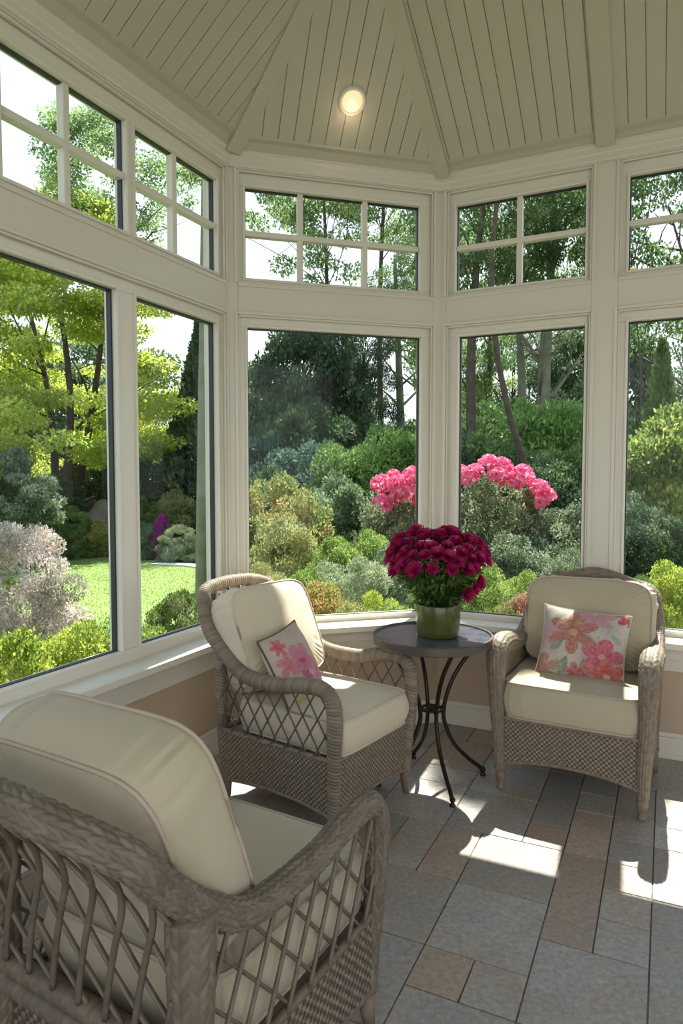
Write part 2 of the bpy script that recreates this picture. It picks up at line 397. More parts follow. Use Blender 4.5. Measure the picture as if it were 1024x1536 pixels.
# border band, cove and crown along the eave (swept profile)
def sweep(profile, m, bevel=0):
    """profile: list of (inset, z), closed"""
    rings = [inset_poly(i) for i, z in profile]; n = len(profile); mb = MB()
    v = [(rings[k][c][0], rings[k][c][1], profile[k][1]) for c in range(5) for k in range(n)]
    f = [(c*n+k, c*n+(k+1) % n, ((c+1) % 5)*n+(k+1) % n, ((c+1) % 5)*n+k) for c in range(5) for k in range(n)]
    mb.add(v, f); return trim(mb, m, bevel)
sweep([(.0, 2.968), (.022, 2.968), (.028, 2.975), (.028, 3.000), (.034, 3.006), (.034, 3.030), (.046, 3.036), (.046, 3.050), (0, 3.050)], M['trim'])
sweep([(.0, 3.050), (.040, 3.050), (.048, 3.060), (.062, 3.066), (.110, 3.075), (.112, 3.09), (.0, 3.12)], M['ceil'])
# outside eave
ev = MB()
for F, a, b in ((FL, -5.6, .32), (FA, -.35, 1.5), (FB, -.35, 2.8), (FD, -.35, 4.5)): ev.box(F.B, (a, .10, 3.40), (b, .78, 3.47))
trim(ev, M['ext'])
# recessed light in the middle ceiling panel
Fp = planes[1]
lx, ly = .0, 0.
dv = Vector((0, cos(atan(53/1024)), -sin(atan(53/1024)))); uv_ = Vector((0, sin(atan(53/1024)), cos(atan(53/1024))))
dray = dv+Vector((1, 0, 0))*(16/1024)+uv_*(616/1024)
tt = (Fp[2]-1.4)/(dray.z-Fp[0]*dray.x-Fp[1]*dray.y); lp = Vector((0, 0, 1.4))+dray*tt
def downlight(p, pl, label, scale=1):
    r = empty('recessed_light', p); n = Vector((-pl[0], -pl[1], 1)).normalized()
    r.rotation_euler = n.to_track_quat('Z', 'Y').to_euler()
    tag(r, label, 'ceiling light')
    m = MB(); m.lathe([(.050, .004), (.050, -.004), (.056, -.010), (.066, -.008), (.070, 0.0), (.070, .006)], n=40); m.build('trim_ring', M['trim'], r, True)
    m = MB(); m.lathe([(.050, -.003), (.044, .004), (.036, .009), (.0005, .0095)], n=40); m.build('reflector', M['bulb'], r, True)
    m = MB(); m.lathe([(.0005, .0), (.014, .002), (.020, .0085)], (0, 0, -.001), n=24); m.build('lamp', M['bulb2'], r, True)
    return r
downlight(lp, Fp, 'round recessed ceiling light glowing warm between the two ribs')
dl = light('recessed_lamp', 'POINT', tuple(lp+Vector((0, 0, -.09))), .25, (1, .75, .5)); dl.data.shadow_soft_size = .04

# ---------------------------------------------------------------- floor tiles
ta = dirv(115.5)[:2]; tb = dirv(25.5)[:2]; t0 = np.array([.601, 2.006]); MA, MBB = .1525, .1775
grid = {}; tiles = []
def put(i0, i1, j0, j1, c=None):
    for i in range(i0, i1):
        for j in range(j0, j1): grid[(i, j)] = 1
    tiles.append((i0, i1, j0, j1, c))
gy, br, gb, lt = (.32, .296, .268), (.36, .275, .215), (.33, .29, .25), (.40, .37, .33)
for t_ in [(-2, 0, -1, 1, gy), (-2, -1, -2, -1, br), (-1, 0, -2, -1, gb), (0, 1, 0, 3, br), (1, 2, 0, 1, gy), (1, 2, 1, 2, gb), (1, 2, 2, 3, br), (1, 2, 3, 4, gy), (0, 2, -2, 0, gy),
           (-4, -2, -1, 1, gb), (-2, 0, 1, 3, gb), (-1, 0, 3, 4, br), (0, 1, 3, 5, br), (-3, -1, 3, 5, gy), (-3, -2, 1, 3, br), (2, 4, -2, 2, gy), (2, 4, 2, 4, gb), (2, 3, 4, 5, lt), (-4, -2, -3, -1, gy), (-2, 0, -4, -2, gy)]: put(*t_)
rnd = random.Random(11)
for j in range(-22, 16):
    for i in range(-26, 30):
        if (i, j) in grid: continue
        sizes = [(2, 2), (2, 2), (1, 2), (2, 1), (1, 1), (2, 3), (1, 3)]; rnd.shuffle(sizes)
        for wi, hj in sizes+[(1, 1)]:
            if all((i+a, j+b) not in grid for a in range(wi) for b in range(hj)):
                put(i, i+wi, j, j+hj, rnd.choice([gy, gy, gb, br, gb, lt])); break
fp = inset_poly(-.1)
fm = MB()
for i0, i1, j0, j1, c in tiles:
    g_ = .0022; cs = []
    q = []
    for i, j, di, dj in ((i0, j0, g_, g_), (i1, j0, -g_, g_), (i1, j1, -g_, -g_), (i0, j1, g_, -g_)):
        p = t0+ta*(i*MA+di)+tb*(j*MBB+dj); q.append((p[0], p[1]))
    inside = all(F.dist(sum(p[0] for p in q)/4, sum(p[1] for p in q)/4) > -.3 for F in (FL, FA, FB, FD, FR))
    if not inside: continue
    k = rnd.uniform(.85, 1.12); col = tuple(x*k for x in c)
    ctr = np.mean(np.array(q), 0); q2 = [tuple(ctr+(np.array(p)-ctr)*(1-.006)) for p in q]
    v = [(*p, -.012) for p in q]+[(*p, -.0015) for p in q]+[(*p, 0) for p in q2]
    fm.add(v, [(0, 1, 5, 4), (1, 2, 6, 5), (2, 3, 7, 6), (3, 0, 4, 7), (4, 5, 9, 8), (5, 6, 10, 9), (6, 7, 11, 10), (7, 4, 8, 11), (8, 9, 10, 11)], col)
n0 = len(fm.v); fm.add([(p[0], p[1], -.004) for p in fp], [tuple(range(5))], (.05, .045, .04)); fm.add([(p[0], p[1], -.1) for p in fp], [tuple(range(5))], (.05, .045, .04))
def floormat():
    m = mat('slate look floor tiles', (1, 1, 1), .42, vcol=True); t = m.node_tree; N = t.nodes; L = t.links; p = N['Principled BSDF']
    src = p.inputs['Base Color'].links[0].from_socket; tc = [n for n in N if n.type == 'TEX_COORD'][0]
    def nz(scale, det=8, rough=.65):
        a = N.new('ShaderNodeTexNoise'); a.inputs['Scale'].default_value = scale; a.inputs['Detail'].default_value = det; a.inputs['Roughness'].default_value = rough; L.new(tc.outputs['Object'], a.inputs['Vector']); return a.outputs[0]
    def ramp(s, a, b, ca, cb_):
        r = N.new('ShaderNodeValToRGB'); r.color_ramp.elements[0].position = a; r.color_ramp.elements[1].position = b
        r.color_ramp.elements[0].color = (*ca, 1); r.color_ramp.elements[1].color = (*cb_, 1); L.new(s, r.inputs[0]); return r.outputs[0]
    def mix(a, b, f, mode='MIX'):
        x = N.new('ShaderNodeMix'); x.data_type = 'RGBA'; x.blend_type = mode
        if hasattr(f, 'is_linked'): L.new(f, x.inputs['Factor'])
        else: x.inputs['Factor'].default_value = f
        L.new(a, x.inputs['A'])
        if isinstance(b, tuple): x.inputs['B'].default_value = (*b, 1)
        else: L.new(b, x.inputs['B'])
        return x.outputs['Result']
    s = mix(src, (.33, .235, .165), ramp(nz(4.5, 6), .48, .72, (0, 0, 0), (.75,)*3))
    s = mix(s, (.20, .205, .22), ramp(nz(5.3, 9), .48, .78, (0, 0, 0), (.6,)*3))
    s = mix(s, ramp(nz(55, 10, .75), .3, .7, (.62,)*3, (1.35,)*3), 1, 'MULTIPLY')
    L.new(s, p.inputs['Base Color'])
    b = N.new('ShaderNodeBump'); b.inputs['Strength'].default_value = .22; b.inputs['Distance'].default_value = .004; L.new(nz(38, 8), b.inputs['Height']); L.new(b.outputs[0], p.inputs['Normal'])
    L.new(ramp(nz(9, 5), .3, .7, (.30,)*3, (.5,)*3), p.inputs['Roughness'])
    return m
tag(fm.build('floor', floormat()), kind='structure')

# ================================================================== FURNITURE
def grid_mesh(mb, P, nu, nv, col=None, wrap=False):
    """P: array (nu,nv,3)"""
    b = len(mb.v); mb.v.extend(map(tuple, P.reshape(-1, 3)))
    if col is None: mb.c.extend([(1, 1, 1)]*(nu*nv))
    else: mb.c.extend(map(tuple, col.reshape(-1, 3)))
    nvv = nv if wrap else nv-1
    i, j = np.meshgrid(np.arange(nu-1), np.arange(nvv), indexing='ij'); j2 = (j+1) % nv
    f = np.stack([i*nv+j, i*nv+j2, (i+1)*nv+j2, (i+1)*nv+j], -1).reshape(-1, 4)+b
    mb.f.extend(map(tuple, f.tolist()))
LIGHTW, DARKW = np.array([.27, .215, .155]), np.array([.10, .075, .052])
def braided(mb, path, rad, style='wrap', amp=.0035, per=.014, seg=36, step=.0035, twist=1.0, tone=1.0, squash=1.0, nrow=11):
    """thick wicker roll along a path; rad(t) radius"""
    P, s = resample(catmull(path, 14), step); m = len(P); ln = s[-1]
    T = np.gradient(P, axis=0); T /= np.linalg.norm(T, axis=1)[:, None]
    ref = np.cross(T[0], [0.3, .1, 1.]); ref /= np.linalg.norm(ref); A_ = []
    for t in T:
        ref = ref-t*(ref@t); ref /= np.linalg.norm(ref); A_.append(ref.copy())
    A_ = np.array(A_); Bv = np.cross(T, A_)
    th = np.linspace(0, 2*pi, seg, endpoint=False)
    S, TH = np.meshgrid(s, th, indexing='ij'); R = np.array([rad(x/ln) for x in s])[:, None]*np.ones_like(TH)
    if style == 'wrap':
        ph = S/per+twist*TH/(2*pi)*2
        d = np.abs(np.sin(pi*ph))**.6; k = np.floor(ph)
    else:
        nr = nrow; row = np.floor(TH/(2*pi)*nr); fr = TH/(2*pi)*nr-row
        sg = np.where(row % 2 == 0, 1, -1)
        ph = S/per+sg*(fr-.5)*.9+.5*(row % 2)+.13*row; k = np.floor(ph)+row*7
        d = (np.abs(np.sin(pi*fr))**.5)*(np.abs(np.sin(pi*ph))**.45)
    rs = (np.sin(k*12.9898+1)*43758.5453) % 1
    R = R+amp*(d-.6)+amp*.35*(rs-.5)
    X = P[:, None, :]+A_[:, None, :]*(R*np.cos(TH))[..., None]+Bv[:, None, :]*(R*np.sin(TH))[..., None]*squash
    c = (DARKW+(LIGHTW-DARKW)*(.38+.62*rs)[..., None])*tone
    grid_mesh(mb, X, m, seg, c, True)
    # end caps
    n0 = len(mb.v)-m*seg
    mb.f.append(tuple(range(n0, n0+seg))[::-1]); mb.f.append(tuple(range(n0+(m-1)*seg, n0+m*seg)))
def woven(mb, P, N, ulen, vlen, p=.0115, amp=.0028, per_cell=4, lo=None, hi=None, tone=1.0, contrast=1.0):
    """P(u,v)->point arrays on a sheet, N unit normal; basket weave relief. lo(u),hi(u) bounds of v"""
    nu = int(ulen/p*per_cell)+1; nv = int(vlen/p*per_cell)+1
    U, V = np.meshgrid(np.linspace(0, ulen, nu), np.linspace(0, 1, nv), indexing='ij')
    l = np.vectorize(lo)(U[:, 0])[:, None] if lo else 0.; h = np.vectorize(hi)(U[:, 0])[:, None] if hi else vlen
    V = l+(h-l)*V
    iu, iv = np.floor(U/p), np.floor(V/p); fu, fv = U/p-iu, V/p-iv
    over = ((iu+iv) % 2 == 0)
    d = np.where(over, np.sin(pi*fv)**.6*(.55+.45*np.sin(pi*fu)), .75*np.sin(pi*fu)**.6*(.35+.65*np.sin(pi*fv)))
    rs = (np.sin(iu*12.99+iv*78.23)*43758.5453) % 1
    d = d*(1+.3*(rs-.5))
    X = P(U, V)+np.array(N)*(amp*d)[..., None]
    lw = LIGHTW*1.12; dw = DARKW*(1.1-.35*contrast)
    c = np.where(over[..., None], lw*(.8+.35*rs)[..., None], dw*(.8+.4*rs)[..., None])*tone
    grid_mesh(mb, X, nu, nv, c)
def superell(n, w, d, e, cx=0, cy=0):
    th = np.linspace(0, 2*pi, n, endpoint=False); c, s = np.cos(th), np.sin(th)
    return np.stack([cx+w/2*np.sign(c)*np.abs(c)**(2/e), cy+d/2*np.sign(s)*np.abs(s)**(2/e)], 1)
def cushion(mb, pipe, w, d, h, e=7, crown=.02, bulge=.012, seed=0, pr=.0045, both=True, wrink=.002):
    """box cushion centred at origin, thickness along z; pipe collects the welting"""
    n = 160; O = superell(n, w, d, e); r = np.random.RandomState(seed); ph = r.rand(8)*6.28
    th = np.linspace(0, 2*pi, n, endpoint=False)
    rings = []
    def ring(s, z, k=0.):
        nrm = O/np.linalg.norm(O, axis=1)[:, None]
        wr = wrink*(np.sin(th*23+ph[0])+np.sin(th*37+ph[1])*.7+np.sin(th*61+ph[2])*.5)*k
        xy = O*s+nrm*wr[:, None]
        return np.column_stack([xy, np.full(n, z)])
    S = [.0005]+list(np.linspace(.08, .97, 14))+[1.0]
    def top(sg):
        out = []
        for s in S:
            R0 = ring(s, 0)
            z = h/2+crown*(1-s**2.6)
            x, y = R0[:, 0], R0[:, 1]
            z = z+wrink*1.3*(np.sin(x*19+ph[3]+3*y)+np.sin(y*23+ph[4]+5*x)+.6*np.sin((x+y)*41+ph[5]))*(1-s**6)
            wv = wrink*.8*np.sin(th*31+ph[6])*np.exp(-((s-.86)/.1)**2); z = z+wv
            R0[:, 2] = sg*z; out.append(R0)
        return out
    rings += top(1)
    for t in (.12, .35, .5, .65, .88):
        R0 = ring(1+bulge*2/min(w, d)*4*t*(1-t), h/2-h*t, 1.0*4*t*(1-t)); rings.append(R0)
    rings += top(-1)[::-1]
    grid_mesh(mb, np.array(rings), len(rings), n, None, True)
    for sg in ((1, -1) if both else (1,)):
        pth = [(*p, sg*h/2) for p in O*1.004]; pipe.tube(pth+pth[:2], pr, 8, False)
def poly_in(poly, x, y):
    ins = False; n = len(poly); j = n-1
    for i in range(n):
        xi, yi = poly[i]; xj, yj = poly[j]
        if (yi > y) != (yj > y) and x < (xj-xi)*(y-yi)/(yj-yi)+xi: ins = not ins
        j = i
    return ins
def lattice(mb, poly, Pf, ang1, ang2, sp, w=.0035, off=.002, nrm=(0, 0, 0), c=None):
    """crossed canes inside a 2D polygon mapped by Pf(a,b)"""
    A_ = np.array(poly); lo, hi = A_.min(0), A_.max(0); dg = np.linalg.norm(hi-lo); ct = (lo+hi)/2
    for k_, (ang, sg) in enumerate(((ang1, 1), (ang2, -1))):
        d = np.array([cos(radians(ang)), sin(radians(ang))]); n = np.array([-d[1], d[0]])
        for i in range(-int(dg/sp), int(dg/sp)+1):
            base = ct+n*(i*sp); run = []
            for t in np.arange(-dg, dg, .006):
                p = base+d*t
                if poly_in(poly, *p): run.append(p)
                else:
                    if len(run) > 2: emit(mb, run, Pf, sg*off, w, nrm, c)
                    run = []
            if len(run) > 2: emit(mb, run, Pf, sg*off, w, nrm, c)
def emit(mb, run, Pf, o, w, nrm, c):
    N = np.array(nrm); mb.tube([np.array(Pf(*p))+N*o for p in run[::3]+[run[-1]]], w, 6, True, c, .75)
def rotm(lean): return Matrix.Rotation(lean, 4, 'X')
def armchair(loc, rz, W=.66, D=.60, ah=.62, hb=.93, sh=.34, style='lattice', skirt0=.10, arch=.05, fabric='fab', pipem='pipe', roll='wrap', rr=.033,
             lean=.16, label='', tone=1.0, seat_t=.125, back_w=.50, back_h=.46, back_t=.15, back_lean=14, leg_lathe=True, flatback=False, pattern=(58, 122, .062), back_y=.0, cush_top=None, hoopw=1.0, armr=1.0, seatz=0., postk=(.62, .87), cw=.0048, bz=0., bow=.025):
    root = empty('wicker_armchair', loc, rz); tag(root, label, 'armchair', None)
    hw, yf, yb = W/2-rr, D/2, -D/2
    # --- wicker roll: front posts, arms and back hoop in one run
    side = [(hw-.012, yf-.015, skirt0-.01), (hw-.008, yf-.008, sh*.75), (hw, yf, sh+.05), (hw+.004, yf+.006, ah-.10), (hw+.006, yf-.012, ah-.030), (hw+.006, yf-.062, ah),
            (hw+.004, yf-.17, ah-.008), (hw, 0.02, ah-.030), (hw-.004, yb+.14, ah-.022), (hw-.010, yb+.035, ah+.035)]
    top = hb-rr
    if flatback:
        up = [(hw-.025, yb-.02, ah+.13), (hw-.05, yb-.055, ah+.20), (hw*.50, yb-.085, top-.035)]
    else:
        up = [(hw-.012, yb-.01-.25*lean, ah+.13), (hw-.035*hoopw, yb-.55*lean, top-.075), (hw*.62, yb-.8*lean, top-.018)]
    half = side+up; path = half+[(0, yb-(.095 if flatback else .86*lean), top)]+[(-x, y, z) for x, y, z in half[::-1]]
    def rad(t):
        q = min(t, 1-t)
        if q < .12: return rr*(.72+.28*q/.12)
        if q < .30: return rr*(1+(armr-1)*sin(pi*(q-.12)/.18))
        return rr
    seg, st, amp, per = dict(braid=(80, .0025, .0050, .023), reed=(60, .0030, .0042, .016), wrap=(26, .0022, .0046, .0135))[roll]
    nrw = 15 if roll == 'reed' else 14
    mb = MB(); braided(mb, path, rad, roll, amp, per, seg, st, tone=tone, nrow=nrw)
    mb.build('arm_and_back_roll', M['wick_a'], root, True)
    # back corner posts
    for s in (-1, 1):
        mb = MB(); braided(mb, [(s*(hw-.02+.05*(postk[1] > 1)), yb+.0, .06), (s*(hw-.012), yb-.005, sh), (s*(hw-.01), yb-.01, ah-.06), (s*(hw-.012), yb-.006, ah+.05)], lambda t: rr*(postk[0]+(postk[1]-postk[0])*t), roll, amp*.8, per, seg, st*1.1, tone=tone, nrow=nrw)
        mb.build('back_post', M['wick_a'], root, True)
    # --- woven skirt panels
    zt = sh
    def lo_f(L): return lambda u: (arch*(sin(pi*min(max(u/L, 0), 1))**.55))
    sk = [('front_skirt', lambda U, V: np.stack([-hw+U, np.full_like(U, yf-.004), skirt0+V], -1), (0, 1, 0), 2*hw),
          ('back_skirt', lambda U, V: np.stack([hw-U, np.full_like(U, yb+.004), skirt0+V], -1), (0, -1, 0), 2*hw),
          ('side_skirt', lambda U, V: np.stack([np.full_like(U, hw+.004), yf-U, skirt0+V], -1), (1, 0, 0), yf-yb),
          ('side_skirt', lambda U, V: np.stack([np.full_like(U, -hw-.004), yb+U, skirt0+V], -1), (-1, 0, 0), yf-yb)]
    for nm, P, N, L in sk:
        mb = MB(); woven(mb, P, N, L, zt-skirt0, lo=lo_f(L), tone=tone, p=.0135 if roll == 'braid' else .0105, amp=.0050 if roll == 'braid' else .0034, per_cell=5 if roll == 'braid' else 4)
        # thickness: inner liner
        n = 24; v = []; 
        for i in range(n+1):
            u = L*i/n; a = np.array(P(np.array([[u]]), np.array([[lo_f(L)(u)]]))[0, 0]); b = np.array(P(np.array([[u]]), np.array([[zt-skirt0]]))[0, 0]); nn = np.array(N)
            v += [tuple(a), tuple(a-nn*.014), tuple(b-nn*.014), tuple(b)]
        mb.add(v, [(i*4+k, i*4+k+1, i*4+k+5, i*4+k+4) for i in range(n) for k in (0, 1, 2)], tuple(DARKW))
        o = mb.build(nm, M['wick_a'], root, True)
        # lower edge binding
        bd = MB(); pts = [tuple(np.array(P(np.array([[L*i/28]]), np.array([[lo_f(L)(L*i/28)]]))[0, 0])) for i in range(29)]
        braided(bd, pts[::2], lambda t: .007, 'wrap', .0012, .009, 12, .003, tone=tone); bd.build('binding', M['wick_a'], o, True)
    # seat rail roll
    mb = MB()
    for a, b in (((-hw, yf, zt), (hw, yf, zt)), ((hw, yf-.01, zt), (hw, yb, zt)), ((-hw, yf-.01, zt), (-hw, yb, zt)), ((-hw, yb-.004, zt), (hw, yb-.004, zt))):
        m_ = [tuple(np.array(a)+(np.array(b)-np.array(a))*t) for t in (0, .33, .66, 1)]
        braided(mb, m_, lambda t: .010, 'wrap', .0015, .011, 14, .0035, tone=tone)
    if roll == 'braid':
        for dz in (.03, .075):
            braided(mb, [(-hw, yb-.012, zt+dz), (-.1, yb-.014, zt+dz), (.1, yb-.014, zt+dz), (hw, yb-.012, zt+dz)], lambda t: .021, 'wrap', .003, .010, 24, .0035, tone=tone)
    mb.build('seat_rail', M['wick_a'], root, True)
    mb = MB(); mb.box(lambda x, y, z: (x, y, z), (-hw+.005, yb+.01, zt-.03), (hw-.005, yf-.02, zt-.004)); mb.build('seat_deck', M['panel'], root)
    # legs
    for sx in (-1, 1):
        for sy in (-1, 1):
            mb = MB(); x, y = sx*(hw-.014), (yf-.022 if sy > 0 else yb+.02)
            if sy > 0 and leg_lathe:
                mb.lathe([(.012, 0), (.017, .004), (.019, .014), (.013, .022), (.016, .034), (.022, .055), (.025, .075), (.020, .085), (.026, .095), (.026, skirt0+.05)], (x, y, 0), 20)
            else:
                mb.tube([(x+sx*.004, y+sy*.010, 0), (x+sx*.002, y+sy*.006, .04), (x, y, skirt0+.06)], lambda t: .015+.009*t, 12)
            mb.build('leg', M['leg'], root, True)
    # --- side and back infill
    arm2 = [(y, z) for x, y, z in [tuple(p) for p in catmull(side[2:], 6)]]
    for s in (-1, 1):
        poly = [(yb, sh)]+[(yf-.005, sh)]+[(y, z-rr*.6) for y, z in arm2 if z > sh+.02]+[(yb, ah)]
        Pf = lambda a, b, s=s: (s*(hw+.004), a, b)
        mb = MB()
        if style == 'lattice':
            lattice(mb, poly, Pf, pattern[0], pattern[1], pattern[2], cw, .0040, (s, 0, 0))
            mb.build('side_lattice', M['cane'], root, True)
        else:
            woven(mb, lambda U, V: np.stack([np.full_like(U, s*(hw+.006)), yb+U, sh+V], -1), (s, 0, 0), D, ah-sh-.02, tone=tone, p=.0105)
            woven(mb, lambda U, V: np.stack([np.full_like(U, s*(hw-.012)), yb+U, sh+V], -1), (-s, 0, 0), D, ah-sh-.02, tone=tone*1.15, p=.0105)
            mb.build('side_panel', M['wick_a'], root, True)
    back2 = [tuple(p) for p in catmull([side[-1]]+up+[(0, yb-(.095 if flatback else .86*lean), top)], 6)]
    H0 = sh+(.09 if roll == 'braid' else .0)
    bz_ = [sh]+[p[2] for p in back2 if p[2] > ah+.08]; by_ = [yb-.004]+[p[1] for p in back2 if p[2] > ah+.08]
    zq = np.linspace(sh, top, 60); yq = np.interp(zq, bz_, by_); yq = np.convolve(np.pad(yq, 6, 'edge'), np.ones(13)/13, 'valid')
    yy = lambda z: float(np.interp(z, zq, yq))+.004-bow*max(0, sin(pi*min(1, max(0, (z-sh)/(top-sh)))))**.8
    rp = [(x*.985, z-rr*.5) for x, y, z in back2]; poly = [(-hw+.012, H0), (hw-.012, H0), (hw-.02, ah)]+rp+[(-x, z) for x, z in rp[::-1]]+[(-hw+.02, ah)]
    mb = MB(); lattice(mb, poly, lambda a, b: (a, yy(b)-.001, b), pattern[0]+8, pattern[1]-0, pattern[2], cw*1.08, .0045, (0, -1, 0)); mb.build('back_lattice', M['cane'], root, True)
    # --- cushions
    cm, pp = MB(), MB(); cd = D-.085
    cushion(cm, pp, 2*hw-.052, cd+.03, seat_t, 9, .016, .014, seed=int(loc[0]*100) % 97, wrink=.0016)
    so = cm.build('seat_cushion', M[fabric], root, True); so.location = (0, yf-cd/2-.012+.012, sh+seat_t/2+.012+seatz)
    pp.build('piping', M[pipem], so, True)
    cm, pp = MB(), MB(); cushion(cm, pp, back_w, back_h, back_t, 5.5, .035, .014, seed=int(loc[1]*100) % 97, wrink=.0028)
    bo = cm.build('back_cushion', M[fabric], root, True)
    bo.rotation_euler = (radians(90+back_lean), 0, 0)
    bo.rotation_euler = (radians(90)-radians(-back_lean), 0, 0)
    zc = sh+seat_t+.012+back_h/2*cos(radians(back_lean))+.02+bz
    bo.location = (0, yb+.02+back_t/2+.03-back_y-(zc-sh)*sin(radians(back_lean))*.35, zc)
    pp.build('piping', M[pipem], bo, True)
    return root

# right armchair: square cushioned back, closed woven arms
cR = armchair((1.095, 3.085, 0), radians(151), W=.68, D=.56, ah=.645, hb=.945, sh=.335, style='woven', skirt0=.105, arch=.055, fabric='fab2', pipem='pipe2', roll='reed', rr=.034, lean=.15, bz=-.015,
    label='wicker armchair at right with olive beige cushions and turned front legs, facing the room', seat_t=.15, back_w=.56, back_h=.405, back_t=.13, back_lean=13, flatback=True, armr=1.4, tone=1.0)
# middle armchair beside the round table
cM = armchair((-.105, 2.915, 0), radians(-126), W=.62, D=.60, ah=.60, hb=.935, sh=.325, skirt0=.10, arch=.035, fabric='fab', pipem='pipe', roll='wrap', rr=.030, lean=.25, cw=.0042,
    label='wicker lattice armchair in the middle with cream cushions, left of the round table', seat_t=.13, back_w=.50, back_h=.43, back_t=.15, back_lean=22, back_y=.055, leg_lathe=False, tone=1.08)
# near armchair seen from behind
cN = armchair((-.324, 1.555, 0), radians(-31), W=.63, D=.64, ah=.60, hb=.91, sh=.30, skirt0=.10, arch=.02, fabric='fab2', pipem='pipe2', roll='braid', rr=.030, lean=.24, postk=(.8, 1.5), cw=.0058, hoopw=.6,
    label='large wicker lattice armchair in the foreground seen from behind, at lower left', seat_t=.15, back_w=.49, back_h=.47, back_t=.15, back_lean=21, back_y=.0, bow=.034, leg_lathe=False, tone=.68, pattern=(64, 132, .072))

# ---------------------------------------------------------------- throw pillows with painted floral cloth
def petalflower(col, X, Y, cx, cy, R, n, rot, cp, ce, cc, sharp=1.0):
    dx, dy = X-cx, Y-cy; r = np.hypot(dx, dy)/R; a = np.arctan2(dy, dx)+rot
    edge = .42+.58*np.abs(np.cos(n*a/2))**sharp
    m = r < edge; t = np.clip(r/edge, 0, 1)[..., None]
    vein = (.86+.14*np.sin(a*n*6+r*9))[..., None]
    c = (np.array(cp)*(1-t)+np.array(ce)*t)*vein
    col[m] = c[m]; m2 = r < .17; col[m2] = np.array(cc)
    ring = (r < edge) & (r > edge-.05); col[ring] = col[ring]*.72
def leafshape(col, X, Y, cx, cy, L, w, rot, c):
    dx, dy = X-cx, Y-cy; u = dx*cos(rot)+dy*sin(rot); v = -dx*sin(rot)+dy*cos(rot); t = u/L
    ww = w*np.sin(pi*np.clip(t, 0, 1)); m = (t > 0) & (t < 1) & (np.abs(v) < ww)
    cc = np.array(c)*(.8+.35*np.abs(np.sin((u*90+np.abs(v)*60))))[..., None]; col[m] = cc[m]
def pillow(name, loc, rot, w, h, t, paint, pipem, label, pr=.0035, sag=0):
    n = 150; a = np.linspace(-1, 1, n); U, V = np.meshgrid(a, a, indexing='ij')
    pinch = 1-.085*(1-np.abs(V)**2.2); pinch2 = 1-.085*(1-np.abs(U)**2.2)
    X = U*w/2*(1-.07*(1-V**2)*np.abs(U)**3); Y = V*h/2*(1-.07*(1-U**2)*np.abs(V)**3)
    Z = t/2*((1-np.abs(U)**2.4)*(1-np.abs(V)**2.4))**.55
    Z = Z+.003*np.sin(U*7+V*4)*(1-U**2)*(1-V**2)+.0022*np.sin(U*15-V*11+1)*(1-U**2)*(1-V**2)
    col = paint(U, V)
    mb = MB(); grid_mesh(mb, np.stack([X, Y, Z], -1), n, n, col); 
    b = len(mb.v); grid_mesh(mb, np.stack([X, Y, -Z], -1)[::-1], n, n, np.ones((n, n, 3))*np.array([.62, .54, .42]))
    o = mb.build(name, M['print'], None, True); o.location = loc; o.rotation_mode = 'XYZ'; o.rotation_euler = rot
    tag(o, label, 'throw pillow')
    e = [(X[i, 0], Y[i, 0], 0) for i in range(0, n, 3)]+[(X[-1, i], Y[-1, i], 0) for i in range(0, n, 3)]+[(X[i, -1], Y[i, -1], 0) for i in range(n-1, -1, -3)]+[(X[0, i], Y[0, i], 0) for i in range(n-1, -1, -3)]
    pm = MB(); pm.tube(e+e[:1], pr, 8, False); pm.build('piping', M[pipem], o, True); return o
def base_cloth(U, V, c0, c1, seed, k=3):
    r = np.random.RandomState(seed); f = np.zeros_like(U)
    for i in range(14):
        kx, ky = r.randn(2)*k; f += np.sin(kx*U*3+ky*V*3+r.rand()*6.28)/(1+i*.15)
    f = np.clip(.5+f*.11, 0, 1)[..., None]; return np.array(c0)*(1-f)+np.array(c1)*f
